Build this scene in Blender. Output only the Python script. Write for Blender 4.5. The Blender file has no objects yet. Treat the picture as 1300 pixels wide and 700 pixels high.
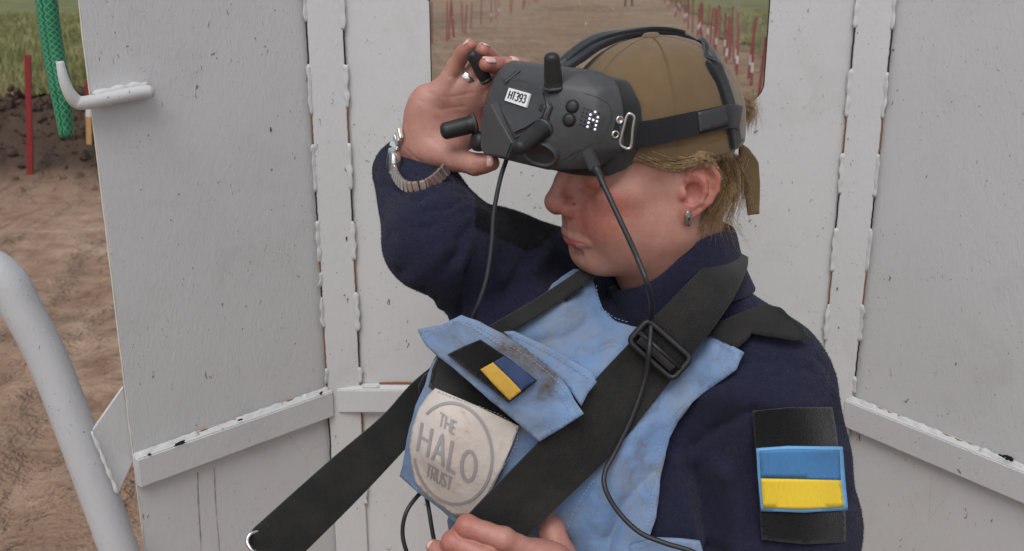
import bpy, bmesh, math, random
import numpy as np
from mathutils import Vector, Matrix, noise as mnoise

random.seed(7); rng = np.random.default_rng(7)
scene = bpy.context.scene
COL = scene.collection

COARSE = 1.0
# ------------------------------------------------------------------ camera, sky, sun, exposure
CAM_H = 1.72                       # eye height of the photographer
FPX = 1270.0                       # focal length in photo pixels (1300 px wide)
PITCH = math.atan(380 / 1270.0)    # looking down a little
cam_d = bpy.data.cameras.new('camera')
cam_d.sensor_width = 36.0
cam_d.lens = 36.0 * FPX / 1300.0
cam_d.clip_start = 0.05; cam_d.clip_end = 2000
cam_d.dof.use_dof = True; cam_d.dof.focus_distance = 1.02; cam_d.dof.aperture_fstop = 13.0
cam = bpy.data.objects.new('camera', cam_d); COL.objects.link(cam)
cam.location = (0, 0, CAM_H); cam.rotation_euler = (math.pi / 2 - PITCH, 0, 0)
scene.camera = cam

SUN_EL, SUN_AZ = math.radians(56), math.radians(192)   # azimuth clockwise from +Y (behind the camera, to its left)
world = bpy.data.worlds.new('World'); scene.world = world; world.use_nodes = True
wn = world.node_tree; wn.nodes.clear()
sky = wn.nodes.new('ShaderNodeTexSky'); sky.sky_type = 'NISHITA'; sky.sun_disc = False
sky.sun_elevation = SUN_EL; sky.sun_rotation = SUN_AZ
sky.air_density = 1.0; sky.dust_density = 2.0; sky.ozone_density = 1.0
hsv = wn.nodes.new('ShaderNodeHueSaturation'); hsv.inputs['Saturation'].default_value = 0.42   # overcast: grey, not blue
bg = wn.nodes.new('ShaderNodeBackground'); bg.inputs['Strength'].default_value = 0.15
wo = wn.nodes.new('ShaderNodeOutputWorld')
wn.links.new(sky.outputs[0], hsv.inputs['Color']); wn.links.new(hsv.outputs[0], bg.inputs['Color']); wn.links.new(bg.outputs[0], wo.inputs['Surface'])

sun_d = bpy.data.lights.new('sun', 'SUN'); sun_d.energy = 1.35; sun_d.angle = math.radians(35); sun_d.color = (1.0, 0.985, 0.96)
sun = bpy.data.objects.new('sun', sun_d); COL.objects.link(sun)
sdir = Vector((math.sin(SUN_AZ) * math.cos(SUN_EL), math.cos(SUN_AZ) * math.cos(SUN_EL), math.sin(SUN_EL)))
sun.rotation_euler = sdir.to_track_quat('Z', 'Y').to_euler(); sun.location = (0, 0, 6)

scene.view_settings.view_transform = 'Standard'; scene.view_settings.look = 'None'
scene.view_settings.gamma = 1.0; scene.view_settings.use_curve_mapping = False
scene.view_settings.exposure = -0.08
scene.cycles.use_denoising = True
scene.cycles.max_bounces = 6; scene.cycles.diffuse_bounces = 3; scene.cycles.glossy_bounces = 3; scene.cycles.transparent_max_bounces = 10
scene.cycles.use_adaptive_sampling = True; scene.cycles.adaptive_threshold = 0.02
scene.render.film_transparent = False

# ------------------------------------------------------------------ photo geometry helpers
cP, sP = math.cos(PITCH), math.sin(PITCH)
CAM = np.array([0, 0, CAM_H])
def ray(px, py):
    a = (px - 650) / FPX; b = (350 - py) / FPX
    return np.array([a, cP + b * sP, -sP + b * cP])
def P(px, py, y):
    "world point seen at a photo pixel, y metres in front of the camera"
    r = ray(px, py); return CAM + r * (y / r[1])
def onplane(px, py, p0, n):
    r = ray(px, py); t = np.dot(np.asarray(p0) - CAM, n) / np.dot(r, n); return CAM + r * t
def projpx(X):
    X = np.atleast_2d(X) - CAM
    d = X[:, 1] * cP - X[:, 2] * sP; u = X[:, 1] * sP + X[:, 2] * cP
    return np.stack([650 + FPX * X[:, 0] / d, 350 - FPX * u / d], 1)
def unit(v): v = np.asarray(v, float); return v / np.linalg.norm(v)

# ------------------------------------------------------------------ objects
def mesh_obj(name, verts, faces, m=None, parent=None, smooth=True, uv=None, col=None):
    me = bpy.data.meshes.new(name)
    verts = np.asarray(verts, np.float32); 
    if isinstance(faces, np.ndarray):
        nf, k = faces.shape
        me.vertices.add(len(verts)); me.vertices.foreach_set('co', verts.ravel())
        me.loops.add(nf * k); me.loops.foreach_set('vertex_index', faces.astype(np.int32).ravel())
        me.polygons.add(nf); me.polygons.foreach_set('loop_start', (np.arange(nf) * k).astype(np.int32))
        me.update(calc_edges=True)
    else:
        me.from_pydata([tuple(map(float, v)) for v in verts], [], faces)
    me.validate()
    if smooth: me.polygons.foreach_set('use_smooth', np.ones(len(me.polygons), bool))
    if uv is not None:
        L = me.uv_layers.new(name='uv'); vi = np.zeros(len(me.loops), np.int32); me.loops.foreach_get('vertex_index', vi)
        L.data.foreach_set('uv', np.asarray(uv, np.float32)[vi].ravel())
    if col is not None:
        for k, c in col.items():
            A = me.attributes.new(k, 'FLOAT', 'POINT'); A.data.foreach_set('value', np.asarray(c, np.float32).ravel())
    ob = bpy.data.objects.new(name, me); COL.objects.link(ob)
    if m: me.materials.append(m)
    if parent: ob.parent = parent
    return ob
def bm_obj(name, bm, m=None, parent=None, smooth=False, sharp=None):
    me = bpy.data.meshes.new(name); bmesh.ops.recalc_face_normals(bm, faces=bm.faces[:]); bm.to_mesh(me); bm.free()
    if smooth: me.polygons.foreach_set('use_smooth', np.ones(len(me.polygons), bool))
    if sharp: me.set_sharp_from_angle(angle=math.radians(sharp))
    ob = bpy.data.objects.new(name, me); COL.objects.link(ob)
    if m: me.materials.append(m)
    if parent: ob.parent = parent
    return ob
def empty(name, parent=None):
    o = bpy.data.objects.new(name, None); COL.objects.link(o); o.empty_display_size = .05
    if parent: o.parent = parent
    return o
def tag(o, label, cat=None, group=None, kind=None):
    o['label'] = label
    if cat: o['category'] = cat
    if group: o['group'] = group
    if kind: o['kind'] = kind
    return o
def join_arrays(parts):
    V, Fc, n = [], [], 0
    for v, f in parts:
        V.append(np.asarray(v, float)); Fc += [tuple(i + n for i in q) for q in (f.tolist() if isinstance(f, np.ndarray) else f)]; n += len(v)
    return np.concatenate(V), Fc

def spline(pts, n):
    "Catmull-Rom through pts (any dimension), n samples"
    p = np.asarray(pts, float); m = len(p)
    if m == 2: t = np.linspace(0, 1, n)[:, None]; return p[0] * (1 - t) + p[1] * t
    q = np.vstack([2 * p[0] - p[1], p, 2 * p[-1] - p[-2]])
    t = np.linspace(0, m - 1 - 1e-9, n); i = t.astype(int); u = (t - i)[:, None]
    a, b, c, d = q[i], q[i + 1], q[i + 2], q[i + 3]
    return .5 * (2 * b + (c - a) * u + (2 * a - 5 * b + 4 * c - d) * u**2 + (-a + 3 * b - 3 * c + d) * u**3)
def frames(path):
    p = np.asarray(path, float); T = np.gradient(p, axis=0); T /= np.linalg.norm(T, axis=1)[:, None] + 1e-12
    ref = np.array([0, 0, 1.]) if abs(T[0][2]) < .9 else np.array([1., 0, 0])
    N = []; n = ref - T[0] * np.dot(ref, T[0]); n /= np.linalg.norm(n)
    for t in T:
        n = n - t * np.dot(n, t); n /= np.linalg.norm(n) + 1e-12; N.append(n.copy())
    N = np.array(N); return T, N, np.cross(T, N)
def tube(path, r, k=10, caps=True):
    p = np.asarray(path, float); T, N, B = frames(p); r = np.broadcast_to(np.asarray(r, float), (len(p),))
    a = np.linspace(0, 2 * np.pi, k, endpoint=False)
    V = (p[:, None] + r[:, None, None] * (np.cos(a)[None, :, None] * N[:, None] + np.sin(a)[None, :, None] * B[:, None])).reshape(-1, 3)
    Fc = [(i * k + j, i * k + (j + 1) % k, (i + 1) * k + (j + 1) % k, (i + 1) * k + j) for i in range(len(p) - 1) for j in range(k)]
    if caps: Fc += [tuple(range(k - 1, -1, -1)), tuple((len(p) - 1) * k + j for j in range(k))]
    return V, Fc
def rounded(path_pts, r, n, end=.35):
    "radius profile with rounded ends for tube()"
    p = spline(path_pts, n); L = np.concatenate([[0], np.cumsum(np.linalg.norm(np.diff(p, axis=0), axis=1))])
    d = np.minimum(L, L[-1] - L); q = np.clip(d / (r * 1.0), 0, 1); return p, r * np.maximum(np.sqrt(1 - (1 - q)**2), .03)
def box_bm(bm, o, ex, ey, ez):
    "box from corner o spanned by three vectors"
    o, ex, ey, ez = map(np.asarray, (o, ex, ey, ez)); vs = []
    for k in (0, 1):
        for j in (0, 1):
            for i in (0, 1): vs.append(bm.verts.new(o + i * ex + j * ey + k * ez))
    for q in ((0, 1, 3, 2), (4, 6, 7, 5), (0, 4, 5, 1), (2, 3, 7, 6), (0, 2, 6, 4), (1, 5, 7, 3)): bm.faces.new([vs[i] for i in q])
    return vs
def lathe(profile, axis_o, axis, k=24, up=None):
    "profile: list of (distance along axis, radius)"
    ax = unit(axis); ref = np.array([0, 0, 1.]) if abs(ax[2]) < .9 else np.array([1., 0, 0])
    if up is not None: ref = np.asarray(up)
    n = unit(ref - ax * np.dot(ref, ax)); b = np.cross(ax, n); o = np.asarray(axis_o)
    V, Fc = [], []
    for d, r in profile:
        for j in range(k):
            t = 2 * math.pi * j / k; V.append(o + ax * d + r * (math.cos(t) * n + math.sin(t) * b))
    m = len(profile)
    for i in range(m - 1):
        for j in range(k): Fc.append((i * k + j, i * k + (j + 1) % k, (i + 1) * k + (j + 1) % k, (i + 1) * k + j))
    Fc.append(tuple(range(k - 1, -1, -1))); Fc.append(tuple((m - 1) * k + j for j in range(k)))
    return np.array(V), Fc

# ------------------------------------------------------------------ signed-distance modelling (for bodies and cloth)
def smin(a, b, k):
    if k <= 0: return np.minimum(a, b)
    h = np.maximum(k - np.abs(a - b), 0) / k; return np.minimum(a, b) - h * h * k * .25
def smax(a, b, k): return -smin(-a, -b, k)
def ell(p, c, r, R=None):
    q = p - np.asarray(c, np.float32)
    if R is not None: q = q @ np.asarray(R, np.float32)
    r = np.asarray(r, np.float32); k0 = np.sqrt(((q / r)**2).sum(1)) + 1e-9; k1 = np.sqrt(((q / r**2)**2).sum(1)) + 1e-9
    return k0 * (k0 - 1) / k1
def cap(p, a, b, ra, rb):
    a = np.asarray(a, np.float32); b = np.asarray(b, np.float32); ba = b - a
    h = np.clip(((p - a) @ ba) / max(float(ba @ ba), 1e-12), 0, 1)
    return np.sqrt(((p - a - h[:, None] * ba)**2).sum(1)) - (ra + (rb - ra) * h)
def chain(p, pts, rad, k=.0):
    d = None
    for i in range(len(pts) - 1):
        e = cap(p, pts[i], pts[i + 1], rad[i], rad[i + 1]); d = e if d is None else smin(d, e, k)
    return d
def surface_nets(f, lo, hi, h, B=8, margin=2.2):
    lo = np.asarray(lo, float); hi = np.asarray(hi, float)
    nb = np.ceil((hi - lo) / (h * B)).astype(int); n = nb * B
    ci = np.stack(np.meshgrid(*[np.arange(k) for k in nb], indexing='ij'), -1).reshape(-1, 3)
    cc = (lo + (ci * B + (B - 1) / 2) * h).astype(np.float32); dc = f(cc)
    V = np.repeat(np.repeat(np.repeat(dc.reshape(nb), B, 0), B, 1), B, 2).astype(np.float32)
    act = ci[np.abs(dc) < B * h * .87 * margin]
    off = np.stack(np.meshgrid(*[np.arange(B)] * 3, indexing='ij'), -1).reshape(-1, 3)
    for s in range(0, len(act), 600):
        ii = (act[s:s + 600, None] * B + off[None]).reshape(-1, 3)
        V[ii[:, 0], ii[:, 1], ii[:, 2]] = f((lo + ii * h).astype(np.float32))
    S = V < 0
    c = np.zeros(n - 1, np.uint8)
    for i in (0, 1):
        for j in (0, 1):
            for k in (0, 1): c += S[i:n[0] - 1 + i, j:n[1] - 1 + j, k:n[2] - 1 + k]
    cells = np.argwhere((c > 0) & (c < 8)); idx = -np.ones(n - 1, np.int64); idx[tuple(cells.T)] = np.arange(len(cells))
    acc = np.zeros((len(cells), 3)); cnt = np.zeros(len(cells))
    cor = [(i, j, k) for i in (0, 1) for j in (0, 1) for k in (0, 1)]
    for a in cor:
        for ax in range(3):
            if a[ax] == 0:
                b = list(a); b[ax] = 1
                va = V[tuple((cells + a).T)]; vb = V[tuple((cells + b).T)]; m = (va < 0) != (vb < 0)
                t = np.where(m, va / np.where(m, va - vb, 1), 0)
                pt = np.repeat(np.array(a, float)[None], len(cells), 0); pt[:, ax] += t
                acc[m] += pt[m]; cnt[m] += 1
    verts = lo + (cells + acc / cnt[:, None]) * h
    quads = []
    for ax in range(3):
        u, v = (ax + 1) % 3, (ax + 2) % 3
        sl0 = [slice(1, -1)] * 3; sl1 = [slice(1, -1)] * 3
        sl0[ax] = slice(0, n[ax] - 1); sl1[ax] = slice(1, n[ax])
        s0, s1 = S[tuple(sl0)], S[tuple(sl1)]
        e = np.argwhere(s0 != s1); 
        if not len(e): continue
        sg = s0[tuple(e.T)]; base = e + 1; base[:, ax] -= 1
        def at(du, dv):
            q = base.copy(); q[:, u] += du; q[:, v] += dv; return idx[tuple(q.T)]
        q = np.stack([at(-1, -1), at(0, -1), at(0, 0), at(-1, 0)], 1)
        q[~sg] = q[~sg][:, ::-1]; quads.append(q)
    return verts, np.concatenate(quads)
def grad(f, p, e=.0015):
    p = np.asarray(p, np.float32); g = np.stack([f(p + np.eye(3, dtype=np.float32)[i] * e) - f(p - np.eye(3, dtype=np.float32)[i] * e) for i in range(3)], 1)
    return g / (np.linalg.norm(g, axis=1)[:, None] + 1e-9)
def cast(f, pxy, t0=.55, t1=1.7, lift=0.0):
    "march photo rays onto the surface f = lift; misses keep the closest approach"
    pxy = np.asarray(pxy, float); a = (pxy[:, 0] - 650) / FPX; b = (350 - pxy[:, 1]) / FPX
    D = np.stack([a, cP + b * sP, -sP + b * cP], 1); D /= np.linalg.norm(D, axis=1)[:, None]
    t = np.full(len(D), t0); best = np.full(len(D), 1e9); tb = t.copy()
    for _ in range(70):
        d = f((CAM + D * t[:, None]).astype(np.float32)) - lift
        m = np.abs(d) < best; best[m] = np.abs(d)[m]; tb[m] = t[m]
        t = np.clip(t + np.clip(d * .75, -.02, .08), t0, t1)
    hit = best < .003
    return CAM + D * tb[:, None], hit

# ------------------------------------------------------------------ materials
class NT:
    def __init__(s, name):
        s.m = bpy.data.materials.new(name); s.m.use_nodes = True; s.t = s.m.node_tree; s.b = s.t.nodes['Principled BSDF']
        s.out = s.t.nodes['Material Output']; s._tc = None
    def n(s, typ, **kw):
        o = s.t.nodes.new(typ)
        for k, v in kw.items():
            if hasattr(o, k): setattr(o, k, v)
            else: o.inputs[k.replace('_', ' ')].default_value = v
        return o
    def l(s, a, b): s.t.links.new(a, b)
    def tc(s, scale=(1, 1, 1), kind='Object', rot=(0, 0, 0)):
        if not s._tc: s._tc = s.n('ShaderNodeTexCoord')
        mp = s.n('ShaderNodeMapping'); mp.inputs['Scale'].default_value = scale; mp.inputs['Rotation'].default_value = rot
        s.l(s._tc.outputs[kind], mp.inputs['Vector']); return mp.outputs[0]
    def noise(s, vec, scale, detail=4, rough=.55, dist=0.):
        o = s.n('ShaderNodeTexNoise'); s.l(vec, o.inputs['Vector']); o.inputs['Scale'].default_value = scale
        o.inputs['Detail'].default_value = detail; o.inputs['Roughness'].default_value = rough; o.inputs['Distortion'].default_value = dist
        return o.outputs['Fac']
    def ramp(s, fac, stops, interp='LINEAR'):
        o = s.n('ShaderNodeValToRGB'); s.l(fac, o.inputs[0]); cr = o.color_ramp; cr.interpolation = interp
        while len(cr.elements) < len(stops): cr.elements.new(.5)
        for e, (p, c) in zip(cr.elements, stops):
            e.position = p; e.color = (c, c, c, 1) if isinstance(c, (int, float)) else (*c, 1)
        return o.outputs[0]
    def mix(s, fac, a, b, mode='MIX'):
        o = s.n('ShaderNodeMix'); o.data_type = 'RGBA'; o.blend_type = mode
        for sock, v in ((o.inputs[0], fac), (o.inputs[6], a), (o.inputs[7], b)):
            if isinstance(v, bpy.types.NodeSocket): s.l(v, sock)
            elif isinstance(v, (int, float)): sock.default_value = v if sock is o.inputs[0] else (v, v, v, 1)
            else: sock.default_value = (*v, 1)
        return o.outputs[2]
    def math(s, op, a, b=None, clamp=False):
        o = s.n('ShaderNodeMath'); o.operation = op; o.use_clamp = clamp
        for i, v in enumerate((a, b)):
            if v is None: continue
            if isinstance(v, bpy.types.NodeSocket): s.l(v, o.inputs[i])
            else: o.inputs[i].default_value = v
        return o.outputs[0]
    def attr(s, name):
        o = s.n('ShaderNodeAttribute'); o.attribute_name = name; return o.outputs['Fac']
    def bump(s, h, strength=.3, dist=.001, prev=None):
        o = s.n('ShaderNodeBump'); s.l(h, o.inputs['Height']); o.inputs['Strength'].default_value = strength; o.inputs['Distance'].default_value = dist
        if prev is not None: s.l(prev, o.inputs['Normal'])
        return o.outputs[0]
    def set(s, **kw):
        for k, v in kw.items():
            i = s.b.inputs[k.replace('_', ' ')]
            if isinstance(v, bpy.types.NodeSocket): s.l(v, i)
            elif isinstance(v, tuple) and len(v) == 3: i.default_value = (*v, 1) if i.type == 'RGBA' else v
            else: i.default_value = v
        return s.m
def simple(name, c, rough=.5, metal=0., var=.12, scale=60, bump=0., bscale=300, **kw):
    N = NT(name); v = N.tc(); f = N.noise(v, scale, 5)
    col = N.mix(f, tuple(x * (1 - var) for x in c), tuple(min(1, x * (1 + var)) for x in c))
    a = dict(Base_Color=col, Roughness=rough, Metallic=metal)
    if bump: a['Normal'] = N.bump(N.noise(v, bscale, 3), bump, .0006)
    a.update(kw); return N.set(**a)
def srgb(r, g, b):
    f = lambda x: ((x / 255 + .055) / 1.055)**2.4 if x > 10 else x / 255 / 12.92
    return (f(r), f(g), f(b))
# ================================================================== SETTING: ground, grass, stakes
def fbm(x, y, s, o=4, seed=0.):
    return mnoise.fractal(Vector((x * s + seed, y * s - seed, seed * .37)), 1.0, 2.1, o)
def lane_l(y): return -1.9 + (y - 29.) * .085      # left row of stakes
def lane_r(y): return 3.75 + (y - 15.) * .118      # right row
def soil_h(x, y):
    r = math.hypot(x, y); h = 0.
    if r < 60:
        a = min(1, 60 / r - 1) if r > 30 else 1
        h += a * (.035 * fbm(x, y, .9, 4) + .022 * fbm(x, y, 3.1, 3, 5.) * (1 if r < 16 else .4))
        tr = math.sin(x * 2.4 + .35 * y + 1.2 * fbm(x, y, .35, 2, 9.)); h += .035 * tr * max(0, 1 - r / 14); h += .02 * math.sin(y * 7 + x * 2.2 + 2.5 * fbm(x, y, .8, 2, 6.)) * max(0, 1 - r / 11)
    # ploughed bank on the left
    d = (y - 10.2 - .22 * (x + 5)) / 1.5
    if x < -2.2 and abs(d) < 2.2:
        w = math.exp(-d * d) * min(1, (-2.2 - x) / 1.2)
        h += w * (.46 + .36 * fbm(x, y, 1.3, 4, 3.) + .16 * abs(fbm(x, y, 4.0, 3, 2.)))
    for lf in (lane_l(y), lane_r(y)):
        e = (x - lf) * (1 if lf > 0 else -1)
        if y > 11 and e > 0: h += .12 * min(1, e) * (1 + fbm(x, y, 1.5, 3, 8.)) * max(0, 1 - r / 90)
    return h
def graded(a, b, n, k): t = np.linspace(-1 if a < 0 else 0, 1, n); s = np.sinh(k * t) / math.sinh(k); return np.where(s > 0, s * b, -s * a)
gx = graded(-260, 260, 210, 4.6); gy = np.concatenate([np.linspace(-30, 1.5, 12), 1.6 + graded(0, 700, 230, 5.2)])
GV = np.array([(x, y, soil_h(x, y)) for y in gy for x in gx]); nx = len(gx)
GF = np.array([(j * nx + i, j * nx + i + 1, (j + 1) * nx + i + 1, (j + 1) * nx + i) for j in range(len(gy) - 1) for i in range(nx - 1)])
N = NT('soil'); v = N.tc()
big = N.noise(v, .55, 5, .6, .3); mid = N.noise(v, 4., 5, .65); fine = N.noise(v, 38., 4, .7)
c = N.ramp(big, [(.3, srgb(156, 127, 106)), (.55, srgb(194, 164, 139)), (.72, srgb(216, 190, 166))])
c = N.mix(N.ramp(mid, [(.35, .0), (.62, .75)]), srgb(150, 122, 102), c)
c = N.mix(N.ramp(fine, [(.3, .4), (.5, 0.)]), c, srgb(116, 93, 77))
rut = N.n('ShaderNodeTexWave', wave_type='BANDS', bands_direction='DIAGONAL'); N.l(N.tc((1, .55, 1), rot=(0, 0, .5)), rut.inputs[0]); rut.inputs['Scale'].default_value = 1.1; rut.inputs['Distortion'].default_value = 7.; rut.inputs['Detail'].default_value = 4.
# damp dark turned earth on the bank, drier trodden earth elsewhere
sep = N.n('ShaderNodeSeparateXYZ'); N.l(v, sep.inputs[0])
hh = N.math('ADD', sep.outputs[2], N.math('MULTIPLY', mid, .12))
c = N.mix(N.ramp(hh, [(.09, 0.), (.20, .9)]), c, srgb(76, 63, 54))
soil = N.set(Base_Color=c, Roughness=.95, Specular_IOR_Level=.15,
             Normal=N.bump(fine, .9, .03, N.bump(mid, .9, .09, N.bump(rut.outputs['Fac'], .8, .10))))
ground = mesh_obj('ground', GV, GF, soil); tag(ground, 'trodden brown soil around the white metal shelter', kind='structure')

# meadow beyond the bank and beside the lane: sheets that follow the ground
N = NT('meadow'); v = N.tc(); g1 = N.noise(v, .25, 4, .6); g2 = N.noise(v, 3.5, 5, .7)
c = N.ramp(g1, [(.3, srgb(104, 106, 70)), (.5, srgb(140, 138, 98)), (.62, srgb(112, 118, 76)), (.75, srgb(168, 158, 132))])
c = N.mix(N.ramp(g2, [(.35, .6), (.6, 0.)]), c, srgb(70, 76, 44))
meadow_m = N.set(Base_Color=c, Roughness=.95, Specular_IOR_Level=.1, Normal=N.bump(g2, .9, .1))
def meadow(name, label, xs, ys, keep):
    V = [(x, y, soil_h(x, y) + .05 + .05 * fbm(x, y, .8, 3, 4.)) for y in ys for x in xs(y)]
    n = len(xs(ys[0])); Fc = np.array([(j * n + i, j * n + i + 1, (j + 1) * n + i + 1, (j + 1) * n + i) for j in range(len(ys) - 1) for i in range(n - 1)])
    o = mesh_obj(name, V, Fc, meadow_m); tag(o, label, kind='structure'); return o
ysm = 14.2 + graded(0, 640, 90, 4.)
meadow('meadow', 'green and tan meadow beyond the ploughed bank, seen left of the shelter',
       lambda y: np.linspace(-12 - y * 1.2, min(lane_l(y) - 2.2, -5.2 - .02 * y) if y < 120 else 5 - .03 * y, 40), ysm, None)
meadow('meadow', 'meadow beside the right-hand row of stakes, seen through the window',
       lambda y: np.linspace(lane_r(y) + .75 + .3 * math.sin(y * .6), 14 + y * 1.2, 40), 17. + graded(0, 630, 90, 4.), None)
# grass blades on the meadow
def blades(name, label, spots, hgt):
    V, Fc = [], []
    for x, y in spots:
        z = soil_h(x, y) + .04
        for _ in range(5):
            a = random.random() * 6.28; h = hgt * random.uniform(.5, 1.3); w = .012 * (1 + y / 25); bx = x + random.gauss(0, .06); by = y + random.gauss(0, .06)
            dx, dy = math.cos(a) * w, math.sin(a) * w; lx, ly = random.gauss(0, .3) * h, random.gauss(0, .3) * h
            i = len(V); V += [(bx - dx, by - dy, z), (bx + dx, by + dy, z), (bx + lx, by + ly, z + h)]; Fc.append((i, i + 1, i + 2))
    N = NT('grass_blades'); f = N.noise(N.tc(), 1.2, 3)
    m = N.set(Base_Color=N.ramp(f, [(.35, srgb(104, 110, 64)), (.55, srgb(138, 136, 88)), (.7, srgb(170, 156, 116))]), Roughness=.8)
    o = mesh_obj(name, V, np.array(Fc), m, smooth=False); tag(o, label, kind='stuff')
sp = [(-x, y) for y in (14 + 30 * rng.random(2600)**1.8) for x in [rng.uniform(.36, .60) * y]]
blades('grass', 'low grass and weeds growing on the meadow left of the shelter', sp, .22)
sp = [(lane_r(y) + .8 + rng.random()**1.5 * 7, y) for y in 17 + 30 * rng.random(1500)**1.6]
blades('grass', 'low grass beside the right-hand stakes seen through the window', sp, .25)
# clods on the bank
cl = []
for _ in range(1500):
    x = rng.uniform(-6.6, -3.2); y = 10.2 + .22 * (x + 5) + rng.normal(0, 1.2); r = .010 + .05 * rng.random()**3; z = soil_h(x, y) + r * .2
    bm = bmesh.new(); bmesh.ops.create_icosphere(bm, subdivisions=2, radius=r)
    A = np.array([v.co for v in bm.verts]) * rng.uniform(.6, 1.3, 3) + r * .35 * np.array([[mnoise.noise(Vector(v.co) / r * 1.3 + Vector((x * 9, y * 7, k * 5.))) for k in range(3)] for v in bm.verts]) + (x, y, z)
    cl.append((A, [tuple(v.index for v in f.verts) for f in bm.faces])); bm.free()
o = mesh_obj('soil_clods', *join_arrays(cl), soil, smooth=False); tag(o, 'loose dark clods on the ploughed bank behind the red stake', kind='stuff')

# stakes: one board each, red with a white band or bare wood
red = simple('stake_red', srgb(132, 36, 38), .75, var=.2, scale=30, bump=.2)
wht = simple('stake_white', srgb(205, 200, 195), .75, var=.1, scale=30)
wood = simple('stake_wood', srgb(186, 142, 96), .8, var=.15, scale=25)
def stake_parts(kind, h, w):
    if kind == 0: return [(-.25, h, red, 'post')]
    if kind == 1: return [(-.25, h * .42, wood, 'bare_foot'), (h * .42, h * .66, wht, 'band'), (h * .66, h, red, 'painted_top')]
    return [(-.25, h * .22, red, 'post'), (h * .22, h * .38, wht, 'band'), (h * .38, h, red, 'painted_top')]
SM = {}
def stake(x, y, kind, h, label, group=None, w=.034, lean=(0, 0)):
    e = empty('marker_stake'); e.location = (x, y, soil_h(x, y)); e.rotation_euler = (lean[0], lean[1], rng.uniform(-.25, .25))
    tag(e, label, 'stake', group); e.scale = (1, 1, 1)
    for z0, z1, m, nm in stake_parts(kind, 1.0, w):
        key = (kind, nm, w)
        if key not in SM:
            bm = bmesh.new(); box_bm(bm, (-w / 2, -w / 2, z0), (w, 0, 0), (0, w, 0), (0, 0, z1 - z0))
            if z1 == 1.0:
                bmesh.ops.bevel(bm, geom=[ed for ed in bm.edges if all(v.co.z > .99 for v in ed.verts)], offset=w * .25, segments=1, affect='EDGES')
            o = bm_obj(nm, bm, m, e); SM[key] = o.data
        else:
            o = bpy.data.objects.new(nm, SM[key]); COL.objects.link(o); o.parent = e
    e.scale = (1, 1, h)
gp = P(40, 234, 8.4); stake(-4.12, 8.45, 0, 1.0, 'tall all-red stake on bare soil at the far left', w=.045, lean=(0, .105))
stake(-3.90, 9.2, 1, .56, 'red, white and bare wood stake beside the left edge of the metal panel', w=.045, lean=(0, .09))
ORD = ['nearest', 'second nearest', 'third nearest', 'fourth nearest', 'fifth nearest', 'sixth nearest', 'seventh nearest', 'eighth nearest', 'ninth nearest', 'tenth nearest']
KIND = {0: 'plain red stake', 2: 'red stake with white band'}
def row(fx, y, side, p2, d0, d1, far, jit):
    k = 0
    while y < 75:
        kind = 2 if rng.random() < p2 else 0
        lab = f'{ORD[k]} stake of the {side}-hand row seen through the window, {"with a white band" if kind else "all red"}' if k < len(ORD) else f'distant {KIND[kind]} in the {side}-hand row seen through the window'
        stake(fx(y) + rng.normal(0, jit), y, kind, rng.uniform(.85, 1.1), lab, f'{side}-hand row of red stakes', w=.036, lean=(rng.normal(0, .04), rng.normal(0, .05))); k += 1
        y += rng.uniform(d0, d1) * (1 if y < 32 else 2.4)
row(lane_l, 26.0, 'left', .3, .8, 1.5, 40, .1)
row(lane_r, 12.5, 'right', .5, .55, 1.0, 30, .16)

# someone standing far down the lane (only the lower legs reach into the window)
fp = empty('person'); tag(fp, 'far-off person in dark trousers standing on the lane, at the top edge of the window', 'person')
FX, FY = 6.75, 60.; fz0 = soil_h(FX, FY)
def f_far(p):
    q = p - np.array([FX, FY, fz0], np.float32); m = q.copy(); m[:, 0] = np.abs(m[:, 0])
    d = chain(m, [(.20, -.02, .04), (.18, .02, .48), (.10, 0, .90)], [.055, .065, .085], .02); d = smin(d, cap(m, (.20, -.14, .045), (.20, .04, .05), .045, .05), .03)
    d = smin(d, chain(q, [(0, 0, .95), (0, 0, 1.2), (0, 0, 1.42)], [.15, .15, .13], .05), .06); d = smin(d, cap(m, (.05, 0, 1.42), (.17, 0, 1.40), .08, .07), .06)
    d = smin(d, chain(m, [(.20, 0, 1.40), (.26, .02, 1.12), (.24, -.06, .86)], [.058, .048, .036], .02), .03); d = smin(d, cap(q, (0, 0, 1.42), (0, -.01, 1.56), .055, .055), .03)
    return smin(d, ell(q, (0, -.01, 1.66), (.078, .095, .115)), .03)
v_, f_ = surface_nets(f_far, [FX - .45, FY - .35, fz0 - .02], [FX + .45, FY + .3, fz0 + 1.85], .022)
mesh_obj('body', v_, f_, simple('far_dark_clothes', srgb(52, 54, 62), .9), fp)
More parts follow.
